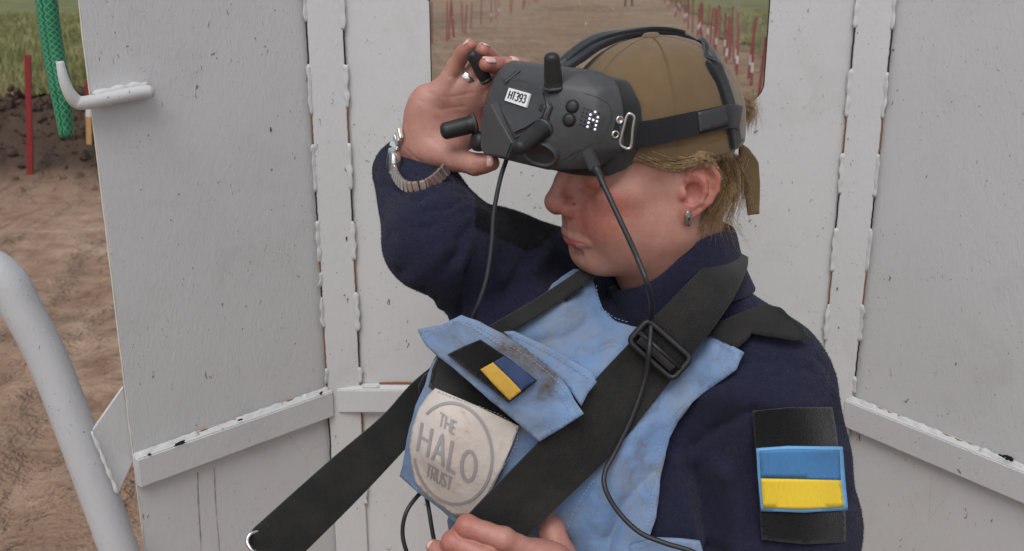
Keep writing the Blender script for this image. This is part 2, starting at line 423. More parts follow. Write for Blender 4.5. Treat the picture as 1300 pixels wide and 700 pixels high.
# ================================================================== the white metal shelter
YC = 1.45
def paint(name, c=(.602, .602, .600), rustk=.0):
    N = NT(name); v = N.tc()
    big = N.noise(v, 3.0, 5, .6); col = N.mix(N.ramp(big, [(.3, .0), (.75, 1.)]), tuple(x * .93 for x in c), c)
    # grime in soft patches
    col = N.mix(N.ramp(N.noise(v, 9., 6, .7, .6), [(.54, 0.), (.78, .20)]), col, srgb(150, 146, 140))
    # chips and spatter: small dark specks, some rusty
    sp = N.noise(N.tc((1, 1, .75)), 330., 2, .5); spm = N.ramp(sp, [(.68, 0.), (.72, .75)])
    zone = N.ramp(N.noise(v, 14., 3), [(.46, .0), (.66, 1.)])
    col = N.mix(N.math('MULTIPLY', spm, zone), col, srgb(96, 84, 66))
    sp2 = N.noise(N.tc((1, 1, .45), rot=(.5, .3, .2)), 150., 2, .4, 1.2); col = N.mix(N.ramp(sp2, [(.735, 0.), (.755, .8)]), col, srgb(98, 86, 70))
    # hair scratches
    sc = N.n('ShaderNodeTexVoronoi', feature='DISTANCE_TO_EDGE'); N.l(N.tc((1, 1, .35), rot=(.4, .8, .3)), sc.inputs['Vector']); sc.inputs['Scale'].default_value = 7.
    scm = N.math('MULTIPLY', N.ramp(sc.outputs['Distance'], [(0., .3), (.004, 0.)]), N.ramp(N.noise(v, 6., 2), [(.58, 0.), (.66, 1.)]))
    col = N.mix(scm, col, srgb(140, 132, 122))
    peel = N.noise(v, 130., 2, .4); br = N.noise(N.tc((1, 1, .15)), 60., 3)
    h = N.math('ADD', N.math('MULTIPLY', peel, .5), N.math('MULTIPLY', br, .5))
    nn = N.bump(h, .22, .0012); nn = N.bump(sp2, .25, .002, nn)
    return N.set(Base_Color=col, Roughness=N.ramp(big, [(.3, .42), (.7, .58)]), Specular_IOR_Level=.4, Normal=nn)
white = paint('chipped_white_paint'); pipe_white = paint('worn_pipe_paint', (.52, .525, .535))
beadm = simple('weld_paint', (.57, .57, .565), .55, var=.12, scale=40, bump=.4, bscale=220)
rust = simple('rust', srgb(132, 88, 52), .85, var=.35, scale=160, bump=.5)
darkr = simple('dark_rust', srgb(48, 38, 32), .85, var=.4, scale=120)
shelter = empty('metal_shelter'); shelter.location = (0, 0, 0)
tag(shelter, 'white painted steel shelter with window, weld seams and chipped angled side panels', 'shelter')
UP = np.array([0, 0, 1.])
zc = CAM_H
cornerL = np.array([P(424, 490, YC)[0], YC, 0]); 
cornerR = np.array([P(1070, 492, YC)[0], YC, 0])
# horizontal run directions of the two wings, from the horizontal bars seen in the photo
zb = P(413, 492, YC)[2]
def at_z(px, py, z): r = ray(px, py); return CAM + r * ((z - CAM_H) / r[2])
endL = at_z(170, 580, zb); dL = unit([endL[0] - cornerL[0], endL[1] - cornerL[1], 0])
endR = at_z(1300, 592, P(1085, 500, YC)[2]); dR = unit([endR[0] - cornerR[0], endR[1] - cornerR[1], 0])
nL = np.array([dL[1], -dL[0], 0.]); nL = nL if np.dot(nL, [0.3, -1, 0]) > 0 else -nL      # inward normals
nR = np.array([dR[1], -dR[0], 0.]); nR = nR if np.dot(nR, [-0.3, -1, 0]) > 0 else -nR
nC = np.array([0, -1., 0])
Z0, Z1, TH = .25, 2.22, .004
lenL = np.linalg.norm(endL[:2] - cornerL[:2])
def plate(name, o, d, length, z0, z1, n, th, m, parent=shelter, bev=.0012):
    bm = bmesh.new(); box_bm(bm, np.array([o[0], o[1], z0]), d * length, -n * th, UP * (z1 - z0))
    if bev: bmesh.ops.bevel(bm, geom=bm.edges[:], offset=bev, segments=2, affect='EDGES')
    return bm_obj(name, bm, m, parent, smooth=True, sharp=35)
plate('wall_panel', cornerL, dL, lenL, Z0, Z1, nL, TH, white)['label'] = 'left wing panel with hook and bare left edge'
plate('wall_panel', cornerR, dR, .62, Z0, Z1, nR, TH, white)['label'] = 'right wing panel behind the flag patch'
# centre panel with the window opening
wl = P(546, 60, YC)[0]; wr = P(974, 60, YC)[0]; wb = P(760, 131, YC)[2]; wt = wb + .46; rad = .028
loop = []
for cx, cz, a0 in ((wr - rad, wb + rad, -90), (wr - rad, wt - rad, 0), (wl + rad, wt - rad, 90), (wl + rad, wb + rad, 180)):
    for k in range(9): a = math.radians(a0 + 90 * k / 8); loop.append((cx + rad * math.cos(a), cz + rad * math.sin(a)))
bm = bmesh.new()
outer = [bm.verts.new((x, YC, z)) for x, z in ((cornerL[0], Z0), (cornerR[0], Z0), (cornerR[0], Z1), (cornerL[0], Z1))]
inner = [bm.verts.new((x, YC, z)) for x, z in loop]
es = [bm.edges.new((q[i], q[(i + 1) % len(q)])) for q in (outer, inner) for i in range(len(q))]
bmesh.ops.triangle_fill(bm, edges=es, use_beauty=True)
r = bmesh.ops.extrude_face_region(bm, geom=bm.faces[:]); bmesh.ops.translate(bm, verts=[g for g in r['geom'] if isinstance(g, bmesh.types.BMVert)], vec=(0, TH, 0))
cp_ = bm_obj('wall_panel', bm, white, shelter); cp_['label'] = 'middle panel with the dusty window'
# rubber lip and dusty pane
rub = simple('window_rubber', (.018, .018, .018), .7)
lipv = [np.array((x, YC + .002, z)) for x, z in loop]; V, Fc = tube(lipv + lipv[:2], .0013, 6, caps=False); mesh_obj('window_seal', V, Fc, rub, cp_)
N = NT('dusty_glass'); v = N.tc(); N.t.nodes.remove(N.b)
tr = N.n('ShaderNodeBsdfTransparent'); tr.inputs[0].default_value = (.93, .94, .92, 1); gl = N.n('ShaderNodeBsdfGlossy'); gl.inputs['Roughness'].default_value = .02
fr = N.n('ShaderNodeFresnel'); fr.inputs[0].default_value = 1.5; m1 = N.n('ShaderNodeMixShader'); N.l(fr.outputs[0], m1.inputs[0]); N.l(tr.outputs[0], m1.inputs[1]); N.l(gl.outputs[0], m1.inputs[2])
du = N.n('ShaderNodeBsdfDiffuse'); du.inputs[0].default_value = (.66, .60, .52, 1)
d1 = N.ramp(N.noise(v, 6., 5, .6), [(.35, .02), (.7, .07)]); d2 = N.ramp(N.noise(v, 150., 2, .5), [(.72, 0.), (.78, .4)]); d3 = N.ramp(N.noise(N.tc((1, 1, .06)), 45., 3), [(.6, 0.), (.75, .10)])
m2 = N.n('ShaderNodeMixShader'); N.l(N.math('ADD', N.math('ADD', d1, d2), d3, True), m2.inputs[0]); N.l(m1.outputs[0], m2.inputs[1]); N.l(du.outputs[0], m2.inputs[2]); N.l(m2.outputs[0], N.out.inputs[0])
bm = bmesh.new(); box_bm(bm, (wl - .02, YC + TH + .001, wb - .02), (wr - wl + .04, 0, 0), (0, .005, 0), (0, 0, wt - wb + .04)); pane = bm_obj('window_pane', bm, N.m, cp_)

# corner strips (inner cover plates), bars and their welds
def vline(px, py, o, n): return onplane(px, py, o, n)[:2]
def strip(pxa, pxb, oa, na, ob, nb_, z0, z1, label):
    A = vline(pxa, 240, oa, na); Bp = vline(pxb, 240, ob, nb_); A = np.array([*A, 0]) + na * .004; Bp = np.array([*Bp, 0]) + nb_ * .004
    d = Bp - A; L = np.linalg.norm(d); d /= L; n = np.array([d[1], -d[0], 0]); 
    o = plate('corner_strip', A + n * .002, d, L, z0, z1, n, .004, white); o['label'] = label
    return A + n * .002, A + n * .002 + d * L, n, o
zbC = P(470, 523, YC)[2]
sL = strip(399, 446, cornerL, nL, cornerL, nC, Z0, Z1, 'cover strip of the left corner')
sR = strip(1065, 1113, cornerR, nC, cornerR, nR, Z0, Z1, 'cover strip of the right corner')
def bead(a, b, r, parent, seed, n_=None):
    a, b = np.asarray(a, float), np.asarray(b, float); L = np.linalg.norm(b - a); n = max(7, int(L / .004)); 
    p = np.linspace(0, 1, n)[:, None]; p = a * (1 - p) + b * p
    q = np.linspace(0, L, n); rr = r * (1 + .22 * np.sin(q / .0035 + seed) + .25 * np.array([mnoise.noise(Vector((t * 90, seed, 0))) for t in q])) * np.sqrt(np.clip(np.minimum(q + .002, L - q + .002) / .006, 0, 1))
    p = p + r * .35 * np.array([[mnoise.noise(Vector((t * 70, seed + 3 * k, 1.))) for k in range(3)] for t in q])
    V, Fc = tube(p, rr * (.85 if n_ is not None else .75), 12)
    V = V + r * .28 * np.array([[mnoise.noise(Vector(x * 420) + Vector((k * 7., seed, 0))) for k in range(3)] for x in V])
    if n_ is not None: w = (V - np.repeat(p, 12, 0)) @ n_; V = V - n_[None] * (w * .72)[:, None]
    return mesh_obj('weld_bead', V, Fc, beadm, parent)
def vz(py, o): # height at which the vertical through o is seen at photo row py
    px = 650
    for _ in range(4):
        r = ray(px, py); t = o[1] / r[1]; z = CAM_H + r[2] * t; px = projpx(np.array([o[0], o[1], z]))[0, 0]
    return z
def seam(o, n, rows, parent, r=.0042, rmin=-60, rmax=760):
    rows = sorted(rows); prev = rmin
    for k, (a, b) in enumerate(rows):
        za, zb_ = vz(a, o), vz(b, o); bead([*(o + n * .0015)[:2], za], [*(o + n * .0015)[:2], zb_], r, parent, k * 7.3 + o[0] * 50, n)
        if a - prev > 6:
            z0_, z1_ = vz(prev, o), vz(a, o); V, Fc = tube(np.linspace([*o[:2], z0_], [*o[:2], z1_], 12) + rng.normal(0, .0003, (12, 3)), .0012, 5); mesh_obj('rust_gap', V, Fc, darkr if k % 2 else rust, parent)
        prev = b
seam(sL[0] + nL * -.001, nL, [(-60, 28), (82, 146), (184, 243), (281, 333), (346, 364), (377, 417), (468, 486), (610, 660)], sL[3], .0048)
seam(sL[1] + nC * -.001, nC, [(-60, 38), (82, 137), (182, 240), (281, 330), (371, 420), (466, 486), (575, 640)], sL[3], .0042)
seam(sR[0] + nC * -.001, nC, [(-40, 35), (88, 148), (195, 246), (290, 345), (386, 432)], sR[3], .0040)
seam(sR[1] + nR * -.001, nR, [(-40, 38), (92, 150), (196, 250), (290, 345), (387, 432), (478, 500)], sR[3], .0042)

def bar(name, label, o, d, length, n, ztop, h, prot):
    "angle-iron rail: upright face standing off the panel with a sloping weld ledge on top"
    bm = bmesh.new(); a = np.array([o[0], o[1], ztop]); sec = [(0.0005, .004), (prot, -.002), (prot, -h), (.0005, -h - .001)]
    vs = [[bm.verts.new(a + d * s + n * u + UP * w) for u, w in sec] for s in (0, length)]
    for i in range(4): bm.faces.new([vs[0][i], vs[0][(i + 1) % 4], vs[1][(i + 1) % 4], vs[1][i]])
    bm.faces.new(vs[0]); bm.faces.new(vs[1][::-1]); bmesh.ops.recalc_face_normals(bm, faces=bm.faces[:])
    bmesh.ops.bevel(bm, geom=bm.edges[:], offset=.0015, segments=2, affect='EDGES')
    ob = bm_obj(name, bm, white, shelter, smooth=True, sharp=40); ob['label'] = label; return ob
ztL = zb + .003
bL = bar('rail', 'rail of the left wing with chipped weld', cornerL + dL * .012, dL, lenL - .010, nL, ztL, .044, .014)
bC = bar('rail', 'rail across the middle panel', np.array([sL[1][0] - .035, YC, 0]), np.array([1., 0, 0]), sR[0][0] - sL[1][0] + .07, nC, P(470, 489, YC)[2], .040, .016)
ztR = P(1085, 500, YC)[2]
bR = bar('rail', 'rail of the right wing with rusty weld gaps', cornerR + dR * .016, dR, .58, nR, ztR, .046, .014)
def rail_welds(o, d, n, z, segs, parent, r=.0045):
    prev = None
    for k, (s0, s1) in enumerate(segs):
        f = lambda s: np.array([*(o + d * s + n * .007)[:2], z + .001]); bead(f(s0), f(s1), r, parent, k * 3.1 + z, unit(n + UP * .8))
        if prev is not None and s0 - prev > .006: 
            V, Fc = tube(np.linspace(f(prev), f(s0), 8) - n * .004 + rng.normal(0, .0004, (8, 3)), .0022, 5); mesh_obj('rust_gap', V, Fc, rust, parent)
        prev = s1
rail_welds(cornerL, dL, nL, ztL, [(.014, .062), (.098, .175), (.236, lenL - .004)], bL, .0055)
rail_welds(cornerR, dR, nR, ztR, [(.016, .066), (.105, .175), (.235, .30), (.36, .5)], bR, .0055)
bead([sL[1][0] + .004, YC - .010, P(470, 489, YC)[2] + .001], [sL[1][0] + .03, YC - .010, P(470, 489, YC)[2] + .001], .004, bC, 2.)
V, Fc = tube(np.linspace([sL[1][0] + .03, YC - .003, P(470, 489, YC)[2] + .004], [sR[0][0] - .06, YC - .003, P(470, 489, YC)[2] + .004], 24) + rng.normal(0, .0003, (24, 3)), .0022, 5); mesh_obj('rust_gap', V, Fc, rust, bC)
# black burnt chips on the rails
def chip(name, pts, m, parent, th=.0008):
    bm = bmesh.new(); vs = [bm.verts.new(p) for p in pts]; bm.faces.new(vs); r = bmesh.ops.extrude_face_region(bm, geom=bm.faces[:])
    return bm, vs
def blob(px, py, o, n, w, h, m, parent, name='paint_chip', lift=.0012, seed=1):
    c = onplane(px, py, np.asarray(o) + n * lift, n); d = np.cross(UP, n); k = 16; V = [c + n * .0004]
    for j in range(k):
        a = 2 * math.pi * j / k; q = .65 + .5 * mnoise.noise(Vector((math.cos(a) * 1.7, math.sin(a) * 1.7, seed * 3.3))) + .12 * random.random(); V.append(c + d * w * q * math.cos(a) + UP * h * q * math.sin(a))
    mesh_obj(name, V, [(0, 1 + j, 1 + (j + 1) % k) for j in range(k)], m, parent)
blk = simple('burnt_black', (.012, .012, .013), .5, bump=.5, bscale=500)
blob(228, 563, cornerL + nL * .0142, nL, .013, .0035, blk, bL, seed=4); blob(190, 577, cornerL + nL * .0142, nL, .004, .003, darkr, bL, seed=5); blob(305, 533, cornerL + nL * .0142, nL, .006, .0025, darkr, bL, seed=6)
blob(1281, 582, cornerR + nR * .0142, nR, .011, .005, blk, bR, seed=8); blob(1272, 579, cornerR + nR * .0142, nR, .006, .003, blk, bR, seed=9)
blob(408, 499, cornerL + nL * .0142, nL, .006, .003, darkr, bL, seed=11); blob(344, 165, cornerL + nL * .0, nL, .002, .005, darkr, shelter, seed=12); blob(440, 303, sL[1] + sL[2] * .0, sL[2], .0015, .005, darkr, shelter, seed=13)
blob(431, 655, cornerL * .5 + sL[0] * .5 + sL[2] * .004, sL[2], .006, .016, darkr, shelter, seed=14); blob(1063, 367, sR[0] + sR[2] * .0005, sR[2], .001, .004, darkr, shelter, seed=16)
# rust runs below the left rail
N = NT('rust_run'); f = N.noise(N.tc((1, 1, .3)), 60., 4); 
mx = N.n('ShaderNodeMixShader'); tb = N.n('ShaderNodeBsdfTransparent'); N.l(N.ramp(f, [(.35, .1), (.6, .75)]), mx.inputs[0]); N.l(tb.outputs[0], mx.inputs[1]); N.l(N.b.outputs[0], mx.inputs[2]); N.l(mx.outputs[0], N.out.inputs[0])
runm = N.set(Base_Color=srgb(150, 118, 76), Roughness=.7)
for pxs, w in ((((251, 600), (252, 640), (255, 690), (257, 760)), .0028), (((272, 594), (274, 640), (279, 700), (281, 740)), .0022)):
    p = [onplane(x, y_, cornerL + nL * .0008, nL) for x, y_ in pxs]; p = spline(p, 16); d = dL; V = []; 
    for i, q in enumerate(p): ww = w * (.6 + .5 * random.random()); V += [q - d * ww / 2, q + d * ww / 2]
    mesh_obj('rust_run', V, [(2 * i, 2 * i + 1, 2 * i + 3, 2 * i + 2) for i in range(15)], runm, shelter)
# outer edge of the left wing: worn raw edge
eL = cornerL + dL * lenL
V, Fc = tube(np.linspace([*(eL + nL * -.002)[:2], Z0], [*(eL + nL * -.002)[:2], Z1], 60) + rng.normal(0, .0002, (60, 3)), .0013, 6); mesh_obj('worn_edge', V, Fc, simple('worn_edge', srgb(204, 200, 192), .6, var=.25, scale=90), shelter)

# hook welded to the left wing: a bar lying along the panel, bent up outside the edge
hk = [onplane(x, y_, cornerL + nL * .014, nL) for x, y_ in ((192, 116), (165, 120), (130, 127), (106, 131))]
by = hk[-1][1]; hk += [P(97, 129, by - .004), P(89, 120, by - .010), P(83, 107, by - .014), P(79, 93, by - .016), P(76, 78, by - .016)]
p = spline(hk, 40); rr = np.full(40, .0092); rr[0] *= .97; rr[:] = .0082; rr[20:] = np.linspace(.0082, .0045, 20); V, Fc = tube(p, rr, 14); hook = mesh_obj('hook', V, Fc, white, shelter)
bead(onplane(188, 106, cornerL + nL * .004, nL), onplane(118, 120, cornerL + nL * .004, nL), .006, hook, 3.)
blob(150, 117, cornerL + nL * .0125, nL, .016, .0018, rust, hook, 'paint_chip', seed=21); blob(120, 121, cornerL + nL * .0125, nL, .005, .003, rust, hook, 'paint_chip', seed=22); 
# slanting pipe and gusset
pt = [P(-110, 338, 1.20), P(-55, 334, 1.20), P(-18, 338, 1.20), P(9, 358, 1.20), P(29, 395, 1.20), P(60, 455, 1.20), P(98, 552, 1.195), P(156, 712, 1.19), P(190, 800, 1.185)]
V, Fc = tube(spline(pt, 80), .0245, 28); pipe = mesh_obj('pipe', V, Fc, pipe_white, shelter); pipe['label'] = 'thick bent pipe welded to the left wing'
g = [P(116, 548, 1.19), P(157, 490, 1.222), P(170, 584, 1.222), P(150, 628, 1.19)]
bm = bmesh.new(); vs = [bm.verts.new(q) for q in g]; bm.faces.new(vs); nn = unit(np.cross(g[1] - g[0], g[3] - g[0])); r = bmesh.ops.extrude_face_region(bm, geom=bm.faces[:])
bmesh.ops.translate(bm, verts=[q for q in r['geom'] if isinstance(q, bmesh.types.BMVert)], vec=Vector(nn * .006)); bmesh.ops.recalc_face_normals(bm, faces=bm.faces[:]); bmesh.ops.bevel(bm, geom=bm.edges[:], offset=.001, segments=1, affect='EDGES')
gus = bm_obj('gusset', bm, white, shelter); bead(P(117, 548, 1.178), P(150, 628, 1.178), .0035, gus, 9.); 
blob(95, 571, np.array(P(95, 571, 1.1745)), np.array([0, -1., 0]), .004, .002, darkr, pipe, seed=31)

# green braided hose over the hook
N = NT('green_hose'); v = N.tc(kind='UV')
w1 = N.n('ShaderNodeTexWave', wave_type='BANDS', bands_direction='DIAGONAL'); N.l(v, w1.inputs[0]); w1.inputs['Scale'].default_value = 1.8
mp2 = N.n('ShaderNodeMapping'); N.l(v, mp2.inputs[0]); mp2.inputs['Scale'].default_value = (-1, 1, 1); w2 = N.n('ShaderNodeTexWave', wave_type='BANDS', bands_direction='DIAGONAL'); N.l(mp2.outputs[0], w2.inputs[0]); w2.inputs['Scale'].default_value = 1.8
br = N.math('MAXIMUM', N.ramp(w1.outputs['Fac'], [(.8, 0.), (.95, 1.)]), N.ramp(w2.outputs['Fac'], [(.8, 0.), (.95, 1.)]))
col = N.mix(N.math('MULTIPLY', br, .55), srgb(24, 122, 84), srgb(120, 185, 152))
hosem = N.set(Base_Color=col, Roughness=.3, Transmission_Weight=.12, Normal=N.bump(br, .4, .001))
hp = spline([P(54, -60, 1.228), P(60, 10, 1.228), P(67, 60, 1.23), P(76, 110, 1.23), P(85, 173, 1.232)], 40); K = 18
T_, N_, B_ = frames(hp); V = []; UVs = []
for i in range(40):
    fl = 1.0 if i < 30 else 1 - .45 * (i - 30) / 10      # crushed flat at the cut end
    for j in range(K + 1):
        a = 2 * math.pi * j / K; V.append(hp[i] + .0106 * (math.cos(a) * B_[i] * (1.0 if fl == 1 else .85) + math.sin(a) * N_[i] * fl)); UVs.append((j / K * 3, i / 40 * 9))
Fc = [(i * (K + 1) + j, i * (K + 1) + j + 1, (i + 1) * (K + 1) + j + 1, (i + 1) * (K + 1) + j) for i in range(39) for j in range(K)]
hose = mesh_obj('garden_hose', V, Fc, hosem, uv=UVs); sm = hose.modifiers.new('wall', 'SOLIDIFY'); sm.thickness = .002
tag(hose, 'cut end of green braided hose hanging over the white hook', 'hose')
# ================================================================== THE PERSON: head
RH = np.array([[-.94592, .31429, -.08039], [-.30735, -.94752, -.08796], [-.10382, -.05849, .99287]])   # columns: forward, left, up
u_, _, vt_ = np.linalg.svd(RH); RH = u_ @ vt_
OH = CAM + np.array([.1505, 1.0342, -.1964])
RH32 = RH.astype(np.float32); OH32 = OH.astype(np.float32)
def hl(p): return (np.asarray(p, np.float32) - OH32) @ RH32 * np.float32(100)      # world -> head cm (forward, left, up)
def hw(q): return OH + (np.asarray(q, float) / 100) @ RH.T                           # head cm -> world
def px_on_head(px, py, axis, val):
    "point of a photo ray where head coordinate axis equals val (cm), returned in head cm"
    o = (CAM - OH) @ RH * 100; d = ray(px, py) @ RH * 100; t = (val - o[axis]) / d[axis]; return o + d * t
def mir(q): q = q.copy(); q[:, 1] = np.abs(q[:, 1]); return q
def head_base(q):
    m = mir(q)
    d = ell(q, (.6, 0, 4.2), (9.2, 7.3, 8.2))
    d = smin(d, ell(q, (4.6, 0, -1.0), (5.3, 5.5, 7.0)), 2.0)
    d = smin(d, ell(q, (7.45, 0, -4.2), (2.95, 3.4, 3.5)), 1.8)
    d = smin(d, ell(q, (7.85, 0, -7.7), (1.7, 2.2, 1.4)), 1.5)
    d = smin(d, cap(m, (.9, 5.2, -4.6), (7.0, 2.2, -7.4), 1.7, 1.4), 2.0)
    d = smin(d, cap(m, (.6, 5.6, -.3), (.9, 5.3, -4.6), 1.5, 1.6), 1.8)
    d = smin(d, ell(m, (6.3, 3.7, -2.6), (2.7, 2.5, 3.1)), 1.8)
    d = smin(d, ell(m, (4.2, 4.3, -4.0), (4.0, 2.3, 3.6)), 2.2)
    d = smin(d, ell(m, (5.9, 4.9, .1), (2.7, 1.6, 1.4)), 1.6)
    d = smin(d, ell(q, (4.0, 0, -7.0), (4.6, 4.6, 2.5)), 2.6)
    d = smin(d, cap(q, (-.6, 0, -3.5), (-2.6, 0, -17.), 5.9, 6.5), 3.0)
    d = smin(d, cap(m, (9.3, .6, 3.0), (8.0, 4.6, 3.3), .9, .8), 1.4)
    d = smax(d, -ell(m, (10.4, 3.2, 1.5), (2.0, 2.2, 1.45)), 1.2)
    return d
def snap(pts, f, it=6, lift=0.):
    p = np.asarray(pts, np.float32)
    for _ in range(it):
        d = f(p) - lift; p = p - grad(f, p, .05) * d[:, None]
    return p
def face_detail(q, d):
    m = mir(q)
    # closed lowered eyes
    d = smin(d, ell(m, (7.95, 3.15, 1.55), (1.35, 1.55, 1.25)), .35)
    d = smax(d, -chain(m, [(9.15, 1.75, 1.05), (9.45, 2.9, .85), (8.9, 4.4, .95)], [.05, .07, .05]), .12)
    d = smax(d, -chain(m, [(9.2, 1.9, .45), (9.1, 3.2, .15), (8.6, 4.3, .3)], [.05, .1, .05]), .4)
    # nose
    d = smin(d, chain(q, [(9.5, 0, 2.6), (10.45, 0, .9), (11.35, 0, -.9)], [.72, .74, .88], .3), .9)
    d = smin(d, ell(q, (11.2, 0, -1.45), (1.18, 1.1, 1.02)), .8)
    d = smin(d, ell(m, (10.25, 1.3, -1.8), (1.15, .78, .92)), .6)
    d = smin(d, cap(q, (11.3, 0, -2.15), (10.2, 0, -2.75), .42, .5), .5)
    d = smax(d, -ell(m, (10.75, .72, -2.75), (.62, .30, .38)), .25)
    d = smax(d, -chain(m, [(9.95, 1.75, -1.2), (9.6, 2.02, -1.9), (9.85, 1.9, -2.3)], [.03, .05, .0]), .4)
    # philtrum, lips, mouth line
    d = smax(d, -cap(q, (10.95, 0, -3.1), (10.95, 0, -4.5), .30, .35), .6)
    d = smin(d, chain(m, LIPU, [.20, .32, .36, .34], .2), .5)
    d = smin(d, chain(m, LIPL, [.22, .38, .46], .2), .55)
    d = smax(d, -chain(m, LIPS, [.05, .09, .10]), .2)
    d = smax(d, -cap(m, (10.0, 0, -7.0), (9.3, 1.5, -6.7), .34, .05), 1.3)
    return d
def snapl(pts, lift): p = snap(pts, head_base); return p + grad(head_base, p, .05) * np.array(lift)[:, None]
LIPU = snapl([(8.6, 3.2, -4.92), (9.5, 2.0, -4.92), (10.2, .9, -4.95), (10.6, 0, -5.08)], [-.16, -.16, -.16, -.18])
LIPL = snapl([(8.6, 3.0, -5.02), (9.6, 1.8, -5.5), (10.4, 0, -5.85)], [-.15, -.17, -.17])
LIPS = snapl([(8.5, 3.4, -4.98), (9.6, 2.0, -5.18), (10.7, 0, -5.40)], [.02, .10, .13])
NLF = snap([(9.4, 2.15, -2.0), (8.7, 2.95, -3.2), (8.1, 3.35, -4.5), (7.6, 3.5, -5.6)], head_base)
JWL = snap([(7.4, 3.3, -6.2), (6.6, 3.9, -7.2)], head_base)
EARR = None
def ear_e(q):
    m = mir(q); a0 = .55 - m[:, 0]; b0 = m[:, 2] + .25; t = math.radians(12)
    a = (a0 * math.cos(t) - b0 * math.sin(t)) * 1.13; b = a0 * math.sin(t) + b0 * math.cos(t)
    return np.stack([a, b, m[:, 1] - 7.15 - .42 * np.clip(a, -1, 4)], 1).astype(np.float32)
def ear(q):
    "left and right ear by mirroring; a = back, b = up, w = outwards"
    m = mir(q); a0 = .55 - m[:, 0]; b0 = m[:, 2] + .25; t = math.radians(12)
    a = (a0 * math.cos(t) - b0 * math.sin(t)) * 1.13; b = a0 * math.sin(t) + b0 * math.cos(t)
    w = m[:, 1] - 7.15 - .42 * np.clip(a, -1, 4)
    e = np.stack([a, b, w], 1).astype(np.float32)
    d = ell(e, (1.25, .75, -.05), (1.95, 2.4, .42))                                   # plate
    d = smin(d, ell(e, (.55, -1.95, .02), (.95, 1.15, .42)), .5)                        # lobe
    d = smin(d, chain(e, [(.5, .35, .1), (.05, 1.3, .15), (.25, 2.45, .15), (1.15, 3.15, .12), (2.25, 2.95, .1), (3.0, 2.0, .12), (3.1, .8, .12), (2.65, -.5, .08), (1.75, -1.6, 0.), (1.0, -2.4, 0.)],
                     [.26, .32, .36, .38, .38, .38, .36, .34, .34, .4], .1), .18)      # helix
    d = smax(d, -chain(e, [(.55, 2.2, .36), (1.5, 2.5, .33), (2.3, 1.9, .32), (2.48, .7, .32), (2.1, -.3, .34)], [.22, .27, .27, .26, .18], .1), .14)   # scapha
    d = smin(d, chain(e, [(1.0, -1.15, .15), (1.7, -.6, .22), (1.95, .4, .22), (1.6, 1.4, .2), (.9, 1.95, .12)], [.3, .3, .32, .32, .24], .2), .35)      # antihelix
    d = smax(d, -ell(e, (.75, .15, .55), (.85, 1.05, .75)), .3)                          # concha
    d = smin(d, ell(e, (-.15, -.1, .32), (.42, .6, .38)), .35)                           # tragus
    return d
def head_sdf_cm(q):
    d = face_detail(q, head_base(q)); m = mir(q)
    d = smax(d, -chain(m, NLF[:3], [.0, .0, .0]), .12)
    d = smin(d, ear(q), .4); e = ear_e(q)
    d = smax(d, -ell(e, (.78, .05, .30), (.80, 1.05, .62)), .22)
    return smin(d, ell(e, (-.2, -.15, .25), (.40, .55, .40)), .25)
def f_head(p): return head_sdf_cm(hl(p)) * np.float32(.01)
skin_parts = []     # (verts, faces, dict of masks)
hv, hf = surface_nets(f_head, OH + np.array([-.14, -.14, -.19]), OH + np.array([.13, .14, .15]), .0014 * COARSE)
q = hl(hv); m_ = mir(q)
def sm01(x, a, b): t = np.clip((x - a) / (b - a), 0, 1); return t * t * (3 - 2 * t)
la = np.abs(q[:, 1]); us_ = -5.40 + .42 * np.clip(la / 3.3, 0, 1)**1.3      # mouth line
hu = .40 * np.clip(1 - (la / 3.15)**1.6, 0, 1) * (1 - .22 * np.exp(-(la / .22)**2)); hl_ = .92 * np.clip(1 - (la / 3.0)**1.7, 0, 1)
lips = sm01(hu - (q[:, 2] - us_), -.05, .12) * sm01(hl_ - (us_ - q[:, 2]), -.05, .16) * (q[:, 0] > 7.0) * (la < 3.2)
blush = np.clip(1 - ell(m_, (8.4, 4.4, -1.4), (3.4, 2.6, 2.6)) / 1.6, 0, 1) * .7 + np.clip(1 - ell(q, (11.2, 0, -1.5), (1.6, 1.6, 1.4)) / 1.0, 0, 1) * .55 + np.clip(1 - ear(q) / .3, 0, 1) * .8
brow = np.clip(1 - np.abs(chain(m_, [(9.6, 1.2, 3.1), (8.8, 3.4, 3.9), (7.4, 5.2, 3.3)], [.3, .35, .2])) / .4, 0, 1)
skin_parts.append((hv, hf, dict(lips=lips, blush=np.clip(blush, 0, 1), brow=brow)))
person = empty('person')
tag(person, 'person in olive cap, navy fleece and light blue vest holding goggles to the face', 'person')
# ---- cap: six panels, button, band, loose strap tail
N = NT('olive_twill'); v = N.tc()
tw = N.n('ShaderNodeTexWave', wave_type='BANDS', bands_direction='DIAGONAL'); N.l(v, tw.inputs[0]); tw.inputs['Scale'].default_value = 420.
c = N.mix(N.noise(v, 22., 5, .65), srgb(100, 82, 58), srgb(128, 106, 78)); c = N.mix(N.ramp(N.noise(v, 9., 3), [(.45, 0.), (.7, .35)]), c, srgb(90, 74, 54))
c = N.mix(N.math('MULTIPLY', N.attr('seam'), .8), c, srgb(52, 40, 26))
capm = N.set(Base_Color=c, Roughness=.9, Specular_IOR_Level=.15, Sheen_Weight=.25, Normal=N.bump(tw.outputs['Fac'], .25, .0005, N.bump(N.noise(v, 45., 3), .3, .002)))
CC = np.array([.1, 0, 4.4]); CR = np.array([9.6, 8.0, 9.6])
def rim_u(f, l): return 3.2 + .05 * f
